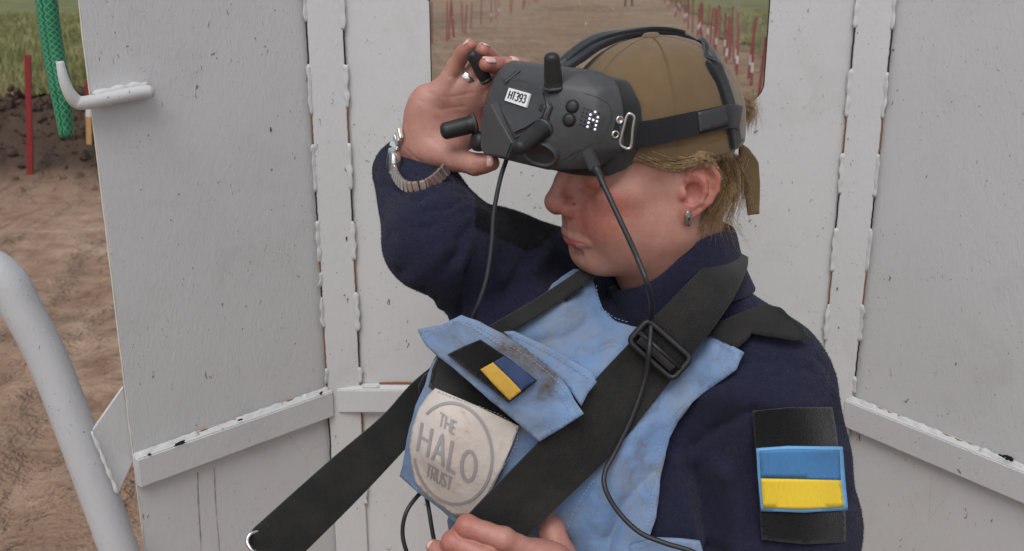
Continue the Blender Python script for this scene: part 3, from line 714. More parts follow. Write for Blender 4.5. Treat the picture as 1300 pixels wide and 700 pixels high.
def dome(na=180, nt=70):
    V, S = [], []
    for i in range(nt + 1):
        for j in range(na):
            az = 2 * math.pi * j / na; t = i / nt; th = t * math.radians(99)
            s = math.sin(th); r = np.array([s * math.cos(az), s * math.sin(az), math.cos(th)])
            ex = 1 + .025 * math.sin(th * 2)**2                                   # fuller shoulders than an ellipsoid
            q_ = CC + CR * r * ex
            ph = (az / (math.pi / 3) + .62) % 1.0; dseam = min(ph, 1 - ph) * (math.pi / 3) * max(s, .02) * 9.
            g = math.exp(-(dseam / .085)**2); puff = .10 * (1 - math.exp(-(dseam / .9)**2))
            wr = .07 * mnoise.noise(Vector((q_[0] * .35, q_[1] * .35, q_[2] * .35))) + .05 * mnoise.noise(Vector((q_[0] * .9, q_[1] * .9, q_[2] * .5)))
            q_ = q_ + r * (puff - .09 * g + wr)
            zr = rim_u(q_[0], q_[1])
            if q_[2] < zr: q_[2] = zr
            band = math.exp(-((q_[2] - zr - 1.5) / .08)**2)                        # stitch line of the sweat band
            V.append(q_ - r * .03 * band); S.append(max(g, band * .35))
    Fc = np.array([(i * na + j, (i + 1) * na + j, (i + 1) * na + (j + 1) % na, i * na + (j + 1) % na) for i in range(nt) for j in range(na)])
    return np.array(V), Fc, np.array(S)
V, Fc, S = dome()
capo = mesh_obj('cap', hw(V), Fc, capm, person, col=dict(seam=S)); sd = capo.modifiers.new('cloth', 'SOLIDIFY'); sd.thickness = .0022; sd.offset = -1


V, Fc = lathe([(-.004, .0095), (0, .0092), (.0022, .007), (.003, .002)], hw([CC + (0, 0, CR[2] + .1)])[0], RH[:, 2], 24); mesh_obj('cap_button', V, Fc, capm, capo)
# ================================================================== navy fleece jacket
NB = CAM + np.array([.168, 1.065, -.372])                       # base of the neck
tf = math.radians(47); TFW = np.array([-math.sin(tf), -math.cos(tf), 0]); TLF = np.array([math.cos(tf), -math.sin(tf), 0]); 
lean = math.radians(4); TUP = np.array([0, 0, 1.]) * math.cos(lean) - TFW * math.sin(lean) * -1 * 0 
RT = np.stack([TFW, TLF, np.array([0, 0, 1.])], 1); RT32 = RT.astype(np.float32); NB32 = NB.astype(np.float32)
def tl(p): return (np.asarray(p, np.float32) - NB32) @ RT32 * np.float32(100)
def tw_(q): return NB + (np.asarray(q, float) / 100) @ RT.T
SHR = tw_((0, -16.5, .6)); ELR = P(556, 304, 1.025); WRR = P(520, 216, 1.125)
SHL = tw_((-.5, 14.0, -5.6)); ELL_ = P(1003, 800, .95); WRL = P(765, 850, .86)
def torso_cm(q):
    m = mir(q)
    d = ell(q, (1.0, 0, -17), (11.5, 16.0, 17))
    d = smin(d, ell(q, (2.5, 0, -38), (13., 16., 20)), 5.)
    d = smin(d, ell(m, (8.5, 7.0, -21.), (6.5, 7.0, 7.5)), 4.)
    d = smin(d, cap(m, (-1.5, 4., 1.5), (-1., 13.0, -2.0), 5.0, 5.6), 4.)
    d = smin(d, cap(q, (-1., 0, 3.5), (-.5, 0, -6), 6.4, 7.2), 3.)
    return d
VC = P(690, 530, 1.035); VR = (.150, .105, .165)
def f_torso(p):
    d = torso_cm(tl(p)) * np.float32(.01)
    return smin(d, ell(p, VC, (VR[0] - .014, VR[1] - .014, VR[2] - .014)), .05)
def f_vest(p):
    d = torso_cm(tl(p)) * np.float32(.01) - np.float32(.007)
    d = smin(d, cap(p, SHL, SHL + (ELL_ - SHL) * .3, .076, .078), .03)
    return smin(d, ell(p, VC, VR), .06)
def f_jacket0(p):
    d = f_torso(p)
    d = smin(d, chain(p, [SHL, (SHL + ELL_) / 2 + np.array([.008, -.004, 0]), ELL_], [.072, .072, .068], .02), .035)
    d = smin(d, chain(p, [ELL_, (ELL_ + WRL) / 2, WRL], [.066, .055, .042], .02), .02)
    d = smin(d, chain(p, [SHR, SHR * .45 + ELR * .55 + np.array([0, 0, -.012]), ELR], [.070, .067, .055], .02), .035)
    d = smin(d, chain(p, [ELR, ELR * .5 + WRR * .5, WRR], [.050, .046, .042], .02), .025)
    return d
def f_jacket(p):
    d = f_jacket0(p)
    ax = unit(WRR - ELR); t = (p - WRR.astype(np.float32)) @ ax.astype(np.float32)
    return smax(d, t - .012, .006)                              # sleeve ends at the wrist
jv, jf = surface_nets(f_jacket, [-.25, .62, CAM_H - .86], [.50, 1.38, CAM_H - .12], .0034 * COARSE)
jn = grad(f_jacket, jv)
# folds: ridges (+) and creases (-) drawn on the cloth
def fold_field(v, folds, f, t0=.6):
    out = np.zeros(len(v))
    for pts, w, amp in folds:
        c3, hit = cast(f, pts, t0); w = np.broadcast_to(np.asarray(w, float), (len(pts),))
        lo_, hi_ = c3.min(0) - .05, c3.max(0) + .05; s = np.all((v > lo_) & (v < hi_), axis=1)
        if not s.any(): continue
        d = chain(v[s].astype(np.float32), c3, np.zeros(len(pts))); out[s] += amp * 1.5 * (np.exp(-(d / (w.mean() * .8))**2) if amp > 0 else np.exp(-d / (w.mean() * .6)))
    return out
FOLDS = [
  # right sleeve, bunched at the elbow
  ([(508, 344), (583, 303), (599, 281)], .007, -.004), ([(536, 368), (573, 331), (601, 286)], .007, -.005), ([(580, 400), (593, 345), (603, 290)], .008, -.006), ([(540, 268), (573, 262), (593, 251)], .006, -.003), ([(493, 300), (545, 288), (593, 268)], .007, -.003),
  ([(560, 388), (584, 340), (602, 290)], .009, .003), ([(520, 358), (560, 322), (599, 283)], .010, .002), ([(484, 232), (528, 256), (590, 243)], .006, -.004), ([(640, 350), (660, 330), (700, 320)], .016, .004), ([(618, 275), (622, 330), (616, 390)], .014, .003),
  ([(690, 390), (672, 350), (690, 318)], .014, .006), ([(655, 400), (640, 370), (660, 330)], .012, -.004),
  # left shoulder and sleeve
  ([(905, 470), (960, 458), (1030, 470)], .013, -.004), ([(890, 500), (950, 500), (1020, 520)], .018, .004), ([(878, 565), (905, 545), (955, 520)], .012, -.008),
  ([(882, 600), (898, 640), (905, 700)], .016, -.014), ([(922, 600), (932, 640), (936, 700)], .016, .008), ([(895, 690), (960, 700), (1060, 690)], .014, .004),
  ([(860, 590), (870, 640), (880, 690)], .012, .006), ([(1060, 500), (1075, 560), (1078, 620)], .012, .003), ([(950, 520), (945, 560), (930, 600)], .012, .004), ([(1040, 455), (1065, 500), (1080, 560)], .010, -.003),
]
jv = jv + jn * (fold_field(jv, FOLDS, f_jacket) + .0022 * np.array([mnoise.fractal(Vector(p * 14), 1., 2., 2) for p in jv]))[:, None]
def inside(pts, poly):
    x, y = pts[:, 0], pts[:, 1]; c = np.zeros(len(pts), bool); n = len(poly)
    for i in range(n):
        x0, y0 = poly[i]; x1, y1 = poly[(i + 1) % n]
        k = ((y0 > y) != (y1 > y)) & (x < (x1 - x0) * (y - y0) / (y1 - y0 + 1e-12) + x0); c ^= k
    return c
YOKE = np.array([(604, 235), (640, 250), (720, 260), (715, 290), (700, 299), (686, 314), (668, 319), (640, 306), (618, 296), (603, 290)])
yk = inside(projpx(jv), YOKE) & (jv[:, 2] > CAM_H - .42)
N = NT('navy_fleece'); v = N.tc()
fz = N.noise(v, 480., 3, .7); fz2 = N.noise(v, 170., 4, .7); pil = N.noise(v, 70., 3, .6)
c = N.mix(fz2, srgb(30, 31, 46), srgb(48, 49, 70)); c = N.mix(N.ramp(fz, [(.55, 0.), (.75, .45)]), c, srgb(70, 71, 92)); c = N.mix(N.attr('yoke'), c, (.006, .006, .007))
fleece = N.set(Base_Color=c, Roughness=1., Specular_IOR_Level=.05, Sheen_Weight=.14, Sheen_Roughness=.5, Sheen_Tint=(.6, .6, .7),
               Normal=N.bump(fz, .8, .002, N.bump(fz2, .4, .002)))

jacket = mesh_obj('fleece_jacket', jv, jf, fleece, person, col=dict(yoke=yk.astype(float)))
# short fuzzy pile on the fleece
def pile(v, f, n, length, dens_mask=None):
    a, b, c = v[f[:, 0]], v[f[:, 1]], v[f[:, 2]]; d = v[f[:, 3]]; nr = np.cross(c - a, d - b); ar = np.linalg.norm(nr, axis=1); nr = nr / (ar[:, None] + 1e-12)
    cen = (a + c) / 2; vis = ((CAM - cen) * nr).sum(1) > -.12; w = ar * vis; i = rng.choice(len(f), n, p=w / w.sum()); s, t = rng.random((n, 1)), rng.random((n, 1))
    p = (a[i] * (1 - s) + b[i] * s) * (1 - t) + (d[i] * (1 - s) + c[i] * s) * t; g = nr[i] + rng.normal(0, .75, (n, 3)); g /= np.linalg.norm(g, axis=1)[:, None]
    sd = np.cross(g, rng.normal(0, 1, (n, 3))); sd /= np.linalg.norm(sd, axis=1)[:, None]; L = length * rng.uniform(.4, 1.2, (n, 1)); W = .00022
    V = np.stack([p - sd * W - g * .0003, p + sd * W - g * .0003, p + g * L], 1).reshape(-1, 3); return V, np.arange(3 * n).reshape(-1, 3)
# ---- draping: pieces of cloth cut to an outline, laid on the body
from mathutils.geometry import delaunay_2d_cdt
def dens(poly, step):
    out = []
    for i in range(len(poly)):
        a, b = np.array(poly[i], float), np.array(poly[(i + 1) % len(poly)], float); n = max(1, int(round(np.linalg.norm(b - a) / step)))
        out += [a + (b - a) * k / n for k in range(n)]
    return np.array(out)
def tri2d(poly, step):
    B = dens(poly, step); lo, hi = B.min(0), B.max(0)
    gx_, gy_ = np.meshgrid(np.arange(lo[0], hi[0], step), np.arange(lo[1], hi[1], step)); g = np.stack([gx_.ravel(), gy_.ravel()], 1); g[:, 0] += (np.round((g[:, 1] - lo[1]) / step) % 2) * step / 2
    g = g[inside(g, B)]; k = np.ones(len(g), bool)
    for s in range(0, len(g), 2000): k[s:s + 2000] = (np.linalg.norm(g[s:s + 2000, None] - B[None], axis=2).min(1) > step * .55)
    A = np.vstack([B, g[k]]); nB = len(B)
    r = delaunay_2d_cdt([Vector(p) for p in A], [(i, (i + 1) % nB) for i in range(nB)], [list(range(nB))], 1, 1e-6)
    return np.array([tuple(v) for v in r[0]]), [tuple(f) for f in r[2]]
def smooth_depth(pxy, Y, faces, it):
    n = len(Y); E = np.array([(f[i], f[(i + 1) % len(f)]) for f in faces for i in range(len(f))]); E = np.vstack([E, E[:, ::-1]])
    deg = np.bincount(E[:, 0], minlength=n)
    for _ in range(it): Y = .5 * Y + .5 * np.bincount(E[:, 0], Y[E[:, 1]], n) / np.maximum(deg, 1)
    return Y
def unproj(pxy, Y):
    pxy = np.asarray(pxy, float); a = (pxy[:, 0] - 650) / FPX; b = (350 - pxy[:, 1]) / FPX
    D = np.stack([a, cP + b * sP, -sP + b * cP], 1); return CAM + D * (Y / D[:, 1])[:, None]
def rbf(ctrl):
    c = np.array(ctrl, float); X = c[:, :2] / 100; n = len(c); r = np.linalg.norm(X[:, None] - X[None], axis=2); K = r**2 * np.log(r + 1e-9)
    A = np.zeros((n + 3, n + 3)); A[:n, :n] = K + 1e-4 * np.eye(n); A[:n, n] = A[n, :n] = 1; A[:n, n + 1:] = X; A[n + 1:, :n] = X.T
    w = np.linalg.solve(A, np.concatenate([c[:, 2], [0, 0, 0]]))
    def f(p):
        q = np.asarray(p, float)[:, :2] / 100; r = np.linalg.norm(q[:, None] - X[None], axis=2); return (r**2 * np.log(r + 1e-9)) @ w[:n] + w[n] + q @ w[n + 1:]
    return f
def drape(name, poly, m, parent, step=4., depth=None, f=None, lift=.002, thick=.0025, smooth=3, folds=(), wr=0., wscale=20, warp=None):
    "cloth piece with its real thickness; depth = function of photo position, or laid on f"
    A, Fc = tri2d(poly, step)
    Y = depth(A) if depth is not None else cast(f, A, lift=lift)[0][:, 1]
    Y = smooth_depth(A, Y, Fc, smooth)
    for pts, w, amp in folds:
        p3 = np.array([(*p, 0.) for p in pts]); d = chain(np.c_[A, np.zeros(len(A))].astype(np.float32), p3, np.zeros(len(pts))); Y = Y - amp * np.exp(-(d / w)**2)
    if wr: Y = Y - wr * np.array([mnoise.fractal(Vector((p[0] / 1000 * wscale, p[1] / 1000 * wscale, 3.1)), 1., 2., 3) for p in A])
    V = unproj(A, Y)
    o = mesh_obj(name, V, Fc, m, parent, uv=A / 1000.)
    # outward = towards the photographer's side
    me = o.data; nrm = me.polygons[0].normal if len(me.polygons) else Vector((0, -1, 0))
    if sum(p.normal.y for p in me.polygons) > 0: me.flip_normals()
    s = o.modifiers.new('cloth', 'SOLIDIFY'); s.thickness = thick; s.offset = 1.0; s.use_even_offset = False
    return o
def ribbon(name, cl, hw_, m, parent, f=None, lift=.003, depth=None, thick=.0028, n=60, na=7, sm=6, edge=True):
    "strap along a photo centre line"
    c = spline(np.c_[np.array(cl, float), np.array(hw_, float)], n); T = np.gradient(c[:, :2], axis=0); T /= np.linalg.norm(T, axis=1)[:, None]; Nn = np.stack([-T[:, 1], T[:, 0]], 1)
    s = np.linspace(-1, 1, na); A = (c[:, None, :2] + Nn[:, None] * (c[:, 2:3] * s[None])[:, :, None]).reshape(-1, 2)
    Y = depth(A) if depth is not None else cast(f, A, lift=lift)[0][:, 1]
    Y = Y.reshape(n, na)
    for _ in range(sm): 
        Y[1:-1] = .25 * Y[:-2] + .5 * Y[1:-1] + .25 * Y[2:]; Y[:, 1:-1] = .25 * Y[:, :-2] + .5 * Y[:, 1:-1] + .25 * Y[:, 2:]
    V = unproj(A, Y.ravel()); Fc = np.array([(i * na + j, i * na + j + 1, (i + 1) * na + j + 1, (i + 1) * na + j) for i in range(n - 1) for j in range(na - 1)])
    L = np.concatenate([[0], np.cumsum(np.linalg.norm(np.diff(V.reshape(n, na, 3)[:, na // 2], axis=0), axis=1))])
    uv = np.stack([np.repeat(L[:, None], na, 1).ravel(), np.tile((s + 1) / 2, n)], 1)
    o = mesh_obj(name, V, Fc, m, parent, uv=uv)
    if sum(p.normal.y for p in o.data.polygons) > 0: o.data.flip_normals()
    sd = o.modifiers.new('web', 'SOLIDIFY'); sd.thickness = thick; sd.offset = 1.0
    bv = o.modifiers.new('soft', 'BEVEL'); bv.width = .0008; bv.segments = 2; bv.limit_method = 'ANGLE'; bv.angle_limit = math.radians(60)
    return o
def stitches(name, pts, depth_of, m, parent, dash=3.0, gap=2.0, r=.00036, lift=.0012):
    "dashed thread along a photo line"
    p = spline(np.array(pts, float), 200); L = np.concatenate([[0], np.cumsum(np.linalg.norm(np.diff(p, axis=0), axis=1))]); parts = []; s = 0
    while s + dash < L[-1]:
        q = np.stack([np.interp([s, s + dash / 2, s + dash], L, p[:, k]) for k in (0, 1)], 1); q += rng.normal(0, .25, q.shape); Y = depth_of(q) - lift; 
        parts.append(tube(unproj(q, Y), [r * .7, r, r * .7], 5)); s += dash + gap
    return mesh_obj(name, *join_arrays(parts), m, parent)
# ---- collar
neck_pts = [px_on_head(x, y_, 1, l_) for x, y_, l_ in ()]
topc, hitc = cast(f_head, [(787, 371), (812, 366), (835, 356), (868, 329), (890, 309), (905, 298)], lift=.004)
tq = hl(topc); axc = lambda u: -.6 + (-2.0) * ((u + 3.5) / -13.5)
th = [math.degrees(math.atan2(a[1], a[0] - axc(a[2]))) for a in tq]
ths = np.array(th); us = np.array([a[2] for a in tq]); o_ = np.argsort(ths); ths, us = ths[o_], us[o_]
UBK = float(px_on_head(915, 294, 1, 1.5)[2])
def collar_top(t):
    t = abs((t + 180) % 360 - 180); return float(np.interp(t, np.concatenate([[0], ths[ths > 1], [180]]), np.concatenate([[us[0] + .8], us[ths > 1], [UBK]])))
na = 120; prof = []
for j in range(na):
    t = -180 + 360 * j / na; ut = collar_top(t); d2 = np.array([math.cos(math.radians(t)), math.sin(math.radians(t))]); col_ = []
    wob = .25 * mnoise.noise(Vector((math.cos(math.radians(t)) * 2, math.sin(math.radians(t)) * 2, 5.)))
    #             inside bottom, inside top, rounded lip, outside
    for du, dr in ((-5.5, .7), (-3, .55), (-.5, .45), (.1, .6), (.3, .85), (.15, 1.1), (-.5, 1.25), (-1.6, 1.25), (-3.0, 1.3), (-4.4, 1.5), (-5.8, 1.8), (-7, 2.1)):
        u = ut + du; rn = 5.9 + .6 * min(1, max(0, (u + 3.5) / -13.5)); ru = rn + dr + wob
        col_.append((axc(max(u, -17)) + ru * d2[0], ru * d2[1], u))
    prof.append(col_)
prof = np.array(prof); K = prof.shape[1]
Fc = np.array([(j * K + k, ((j + 1) % na) * K + k, ((j + 1) % na) * K + k + 1, j * K + k + 1) for j in range(na) for k in range(K - 1)])
V_, F_ = pile(jv, jf, 150000, .0019); yp = inside(projpx(V_[::3]), YOKE) & (V_[::3, 2] > CAM_H - .42)
pl_ = mesh_obj('fleece_pile', V_, F_, fleece, jacket, smooth=False, col=dict(yoke=np.repeat(yp.astype(float), 3))); pl_['kind'] = 'stuff'
collar = mesh_obj('collar', hw(prof.reshape(-1, 3)), Fc, fleece, jacket); collar.modifiers.new('sub', 'SUBSURF').render_levels = 1
# zip at the front of the collar
blackp = simple('black_plastic', (.014, .014, .015), .45, var=.2, scale=80, bump=.15)
zj = [prof[int((t + 180) / 360 * na)] for t in (-1,)][0]; zp = hw(np.array([zj[k] for k in (4, 5, 6, 7, 8, 9, 10)]) + np.array([.12, 0, 0])); V, Fc = tube(spline(zp, 24), .0022, 6); mesh_obj('zip', V, Fc, blackp, jacket)

# ---- materials of the vest and straps
def cloth_blue():
    N = NT('blue_vest_cloth'); v = N.tc(); uv = N.tc(kind='UV')
    b = N.noise(v, 9., 5, .6); c = N.mix(N.ramp(b, [(.35, 0.), (.65, 1.)]), srgb(100, 130, 170), srgb(124, 152, 190))
    c = N.mix(N.ramp(N.noise(v, 16., 6, .7, .5), [(.42, 0.), (.66, .65)]), c, srgb(132, 134, 136))     # grey soiling
    c = N.mix(N.ramp(N.noise(v, 30., 5, .75, .8), [(.53, 0.), (.70, .5)]), c, srgb(112, 96, 80))      # brown dirt
    c = N.mix(N.math('MULTIPLY', N.attr('dirt'), N.ramp(N.noise(v, 90., 5, .7), [(.3, .2), (.6, 1.)])), c, srgb(92, 78, 62))
    we = N.n('ShaderNodeTexChecker'); we.inputs['Scale'].default_value = 900.; N.l(uv, we.inputs[0])
    nn = N.bump(N.noise(v, 48., 5, .65), .55, .004, N.bump(N.noise(v, 500., 2), .35, .0008))
    return N.set(Base_Color=c, Roughness=.85, Specular_IOR_Level=.2, Sheen_Weight=.15, Normal=nn)
blue = cloth_blue()
N = NT('black_webbing'); uv = N.tc((1, 1, 1), 'UV'); v = N.tc()
sx = N.n('ShaderNodeSeparateXYZ'); N.l(uv, sx.inputs[0])
rib = N.math('SINE', N.math('MULTIPLY', sx.outputs[1], 150.)); wv = N.math('SINE', N.math('MULTIPLY', sx.outputs[0], 3200.))
hgt = N.math('ADD', N.math('MULTIPLY', rib, .5), N.math('MULTIPLY', wv, .5))
c = N.mix(N.ramp(N.noise(v, 26., 5, .65), [(.4, 0.), (.72, .8)]), (.011, .011, .0105), (.040, .038, .033)); c = N.mix(N.ramp(hgt, [(.2, .5), (.9, 0.)]), c, (.006, .006, .006))
web = N.set(Base_Color=c, Roughness=.75, Specular_IOR_Level=.3, Sheen_Weight=.2, Normal=N.bump(hgt, .5, .0007))
N = NT('velcro_loop'); v = N.tc(); f_ = N.noise(v, 800., 3, .7); N.set(Base_Color=N.mix(N.ramp(f_, [(.5, 0.), (.8, .7)]), (.004, .004, .004), (.022, .021, .022)), Roughness=1., Specular_IOR_Level=.05, Sheen_Weight=.3, Normal=N.bump(f_, .8, .002)); velcro = N.m
threadm = simple('pale_thread', srgb(146, 166, 190), .8, var=.2)
darkthread = simple('blue_thread', srgb(70, 98, 140), .8)

# ---- vest
vd = lambda A: cast(f_vest, A, lift=.004)[0][:, 1]
VEST = [(728, 343), (752, 352), (757, 372), (764, 392), (780, 408), (800, 415), (840, 420), (880, 420), (902, 423), (944, 447), (934, 469), (905, 490), (879, 511), (860, 534), (850, 556), (843, 585), (838, 612), (833, 656), (819, 700), (800, 745), (700, 760), (640, 745), (610, 700),
        (586, 668), (562, 645), (535, 625), (508, 603), (512, 588), (520, 560), (528, 530), (540, 505), (552, 480), (575, 455), (603, 438), (628, 421), (665, 396), (700, 370)]
VF = [([(800, 425), (770, 470), (700, 500)], 14, .006), ([(760, 400), (720, 430), (660, 440)], 10, -.005), ([(840, 470), (800, 560), (760, 660)], 18, .007), ([(830, 600), (790, 640), (770, 700)], 9, -.006), ([(850, 480), (835, 520), (800, 540)], 8, -.004), ([(905, 440), (880, 470), (850, 500)], 9, .004), ([(720, 385), (760, 420), (790, 450)], 14, .003), ([(650, 600), (690, 640), (720, 690)], 12, -.004)]
vest = drape('vest', VEST, blue, person, 4.5, f=f_vest, lift=.004, thick=.0026, smooth=10, folds=VF, wr=.004, wscale=22)
vest['label'] = 'light blue soiled protective vest'
for nm, L in dict(hem=[(938, 452), (925, 466), (872, 508), (852, 532), (841, 560), (834, 590), (829, 620), (825, 656), (812, 698)], tab=[(905, 430), (936, 449)], neck=[(757, 362), (762, 387), (778, 402), (800, 410)], low=[(516, 598), (560, 636), (590, 664)], seam=[(754, 610), (740, 630), (722, 665), (716, 700)]).items():
    stitches('stitching', L, lambda A: cast(f_vest, A, lift=.0095)[0][:, 1], threadm, vest)
# inner lower layer seen below the pocket
drape('vest_lining', [(575, 640), (600, 650), (640, 690), (640, 760), (585, 760), (572, 690), (568, 660)], blue, vest, 6, depth=lambda A: np.full(len(A), 1.03), thick=.003)
drape('vest_skirt', [(800, 690), (835, 682), (862, 683), (888, 686), (892, 700), (885, 760), (800, 760)], blue, vest, 6, f=f_vest, lift=.006, thick=.004, smooth=6)
# right shoulder tab with worn hook tape
drape('shoulder_tab', [(694, 372), (700, 362), (727, 343), (737, 344), (748, 350), (742, 362), (722, 372), (705, 380)], blue, vest, 4, f=f_vest, lift=.010, thick=.003)
drape('hook_tape', [(709, 378), (722, 366), (738, 360), (741, 366), (733, 374), (718, 383)], velcro, vest, 3, f=f_vest, lift=.014, thick=.002)
# pocket with velcro field and printed patch
pd = rbf([(553, 470, .985), (545, 500, .975), (600, 500, .945), (640, 520, .938), (660, 545, .935), (523, 545, .985), (519, 586, .99), (530, 616, .985), (580, 655, .965), (600, 655, .955), (626, 620, .938), (577, 575, .938), (560, 540, .945), (650, 565, .936), (600, 540, .936), (545, 580, .952)])
_pd0 = pd; pd = lambda A: _pd0(A) - .016
cv = cast(f_vest, [(577, 575), (640, 500), (700, 470), (560, 520), (620, 620), (720, 540), (660, 545), (600, 655), (700, 560)])
POCK = [(549, 462), (556, 453), (600, 470), (660, 500), (700, 560), (690, 590), (650, 640), (612, 672), (586, 668), (562, 645), (535, 625), (510, 603), (516, 575), (520, 550), (530, 515), (541, 488)]
pocket = drape('pocket', POCK, blue, vest, 4.5, depth=lambda A: pd(A) + .006, thick=.004, smooth=4)
drape('velcro_field', [(556, 453), (549, 470), (545, 492), (553, 497), (603, 518), (658, 543), (664, 530), (640, 495), (600, 470)], velcro, vest, 4, depth=lambda A: pd(A) + .001, thick=.002)
N = NT('soiled_canvas'); v = N.tc(); c = N.mix(N.noise(v, 14., 5, .7), srgb(196, 184, 174), srgb(222, 214, 206)); c = N.mix(N.ramp(N.noise(v, 40., 5, .75, .5), [(.58, 0.), (.74, .55)]), c, srgb(150, 126, 106)); c = N.mix(N.ramp(N.noise(v, 300., 2), [(.74, 0.), (.78, .6)]), c, srgb(110, 60, 50))
canvas = N.set(Base_Color=c, Roughness=.85, Normal=N.bump(N.noise(v, 55., 4), .4, .004, N.bump(N.noise(v, 800., 2), .3, .0006)))
PATCH = [(553, 493), (605, 515), (659, 541), (650, 565), (638, 594), (626, 619), (612, 640), (600, 655), (578, 655), (555, 639), (538, 625), (528, 614), (522, 590), (520, 568), (523, 545), (532, 519), (543, 503)]
PF = [([(560, 640), (545, 610), (535, 590)], 5, -.002), ([(530, 560), (560, 590), (590, 640)], 14, .002)]
def pdp(A):
    Y = pd(A) - .004
    for pts, w, amp in PF:
        d = chain(np.c_[A, np.zeros(len(A))].astype(np.float32), np.array([(*p, 0.) for p in pts]), np.zeros(len(pts))); Y = Y - amp * np.exp(-(d / w)**2)
    return Y
patch = drape('cloth_patch', PATCH, canvas, vest, 3.5, depth=pdp, thick=.0005, smooth=0); patch['label'] = 'worn off-white patch printed with grey lettering in a ring'
stitches('stitching', [(556, 497), (655, 543), (623, 617), (598, 652)], lambda A: pdp(A), simple('tan_thread', srgb(170, 158, 146), .8), vest, lift=.0024, r=.0004)
grey = simple('grey_print', srgb(160, 157, 158), .9, var=.12, scale=90)
def strip2d(pts, w):
    p = np.array(pts, float); T = np.gradient(p, axis=0); T /= np.linalg.norm(T, axis=1)[:, None] + 1e-9; Nn = np.stack([-T[:, 1], T[:, 0]], 1); w = np.broadcast_to(w, (len(p),))[:, None]
    n = len(p); return np.vstack([p + Nn * w / 2, p - Nn * w / 2]), [(i, i + 1, n + i + 1, n + i) for i in range(n - 1)]
def glyphs(s, width, height, track=.18, bold=.11):
    "plain sans capitals as strokes in a unit box: returns 2D polylines"
    G = {'T': [[(0, 1), (1, 1)], [(.5, 1), (.5, 0)]], 'H': [[(0, 0), (0, 1)], [(1, 0), (1, 1)], [(0, .52), (1, .52)]], 'E': [[(1, 1), (0, 1), (0, 0), (1, 0)], [(0, .52), (.85, .52)]],
         'A': [[(0, 0), (.5, 1), (1, 0)], [(.2, .36), (.8, .36)]], 'L': [[(0, 1), (0, 0), (1, 0)]], 'O': [[(.5 + .5 * math.cos(a), .5 + .5 * math.sin(a)) for a in np.linspace(0, 2 * math.pi, 25)]],
         'R': [[(0, 0), (0, 1), (.6, 1), (.85, .9), (.9, .75), (.85, .6), (.6, .5), (0, .5)], [(.5, .5), (1, 0)]], 'U': [[(0, 1), (0, .35), (.12, .1), (.35, 0), (.65, 0), (.88, .1), (1, .35), (1, 1)]],
         'S': [[(.95, .85), (.75, .98), (.4, 1), (.12, .88), (.08, .7), (.25, .56), (.7, .45), (.95, .3), (.88, .1), (.6, 0), (.25, .02), (0, .15)]],
         '3': [[(.05, .85), (.3, 1), (.7, .98), (.92, .8), (.85, .6), (.45, .53)], [(.45, .53), (.9, .43), (1, .22), (.75, .02), (.3, 0), (0, .15)]],
         '9': [[(.95, .6), (.75, .42), (.4, .4), (.08, .55), (.05, .78), (.25, .97), (.65, 1), (.92, .84), (.97, .6), (.9, .25), (.65, .02), (.2, .02)]]}
    out = []; W = {'L': .75, 'E': .8, 'T': .9, 'O': 1.35, 'A': 1.1}; tot = sum(W.get(c, 1) for c in s) + track * (len(s) - 1) * 1.6; x = 0
    for c in s:
        w = W.get(c, 1)
        for st in G[c]: out.append([((x + px * w) / tot * width, py * height) for px, py in st])
        x += w + track * 1.6
    return out
def dense_line(st, n): 
    p = np.array(st, float); L = np.concatenate([[0], np.cumsum(np.linalg.norm(np.diff(p, axis=0), axis=1))]); t = np.unique(np.concatenate([np.linspace(0, L[-1], n), L])); return np.stack([np.interp(t, L, p[:, k]) for k in (0, 1)], 1)
def print_on(name, strokes, place, depth, width, m, parent, lift=.0020):
    parts = []
    for st in strokes:
        q = np.array([place(*p) for p in dense_line(st, 14)])
        # split at sharp corners so strokes keep their width
        v2, f2 = strip2d(q, width); parts.append((unproj(v2, depth(v2) - lift), f2))
    o = mesh_obj(name, *join_arrays(parts), m, parent, smooth=False); return o
e1, e2 = np.array([.86, .51]), np.array([.17, -.985])
def place_at(cx, cy, w, h): return lambda x, y_: np.array([cx, cy]) + e1 * (x - w / 2) + e2 * (y_ - h / 2)
print_on('lettering', glyphs('THE', 24, 16), place_at(568, 538, 24, 16), pdp, 2.0, grey, vest)
print_on('lettering', glyphs('HALO', 82, 37, track=.3), place_at(568, 576, 82, 37), pdp, 3.8, grey, vest)
print_on('lettering', glyphs('TRUST', 36, 16), place_at(557, 606, 36, 16), pdp, 1.9, grey, vest)
ring = [(576 + 56 * math.cos(a) * .86 - 62 * math.sin(a) * -.20 * 0 + 16 * math.sin(a) * 0, 576 + 66 * math.sin(a)) for a in np.linspace(0, 2 * math.pi, 60)]
def ringp(a): q = np.array([575., 576.]) + np.array([.93, .36]) * 52 * math.cos(a) + np.array([-.18, .98]) * 63 * math.sin(a); return q
print_on('printed_ring', [[ringp(a) for a in np.linspace(-2.55, 2.75, 60)]], lambda x, y_: np.array([x, y_]), pdp, 3.4, grey, vest)

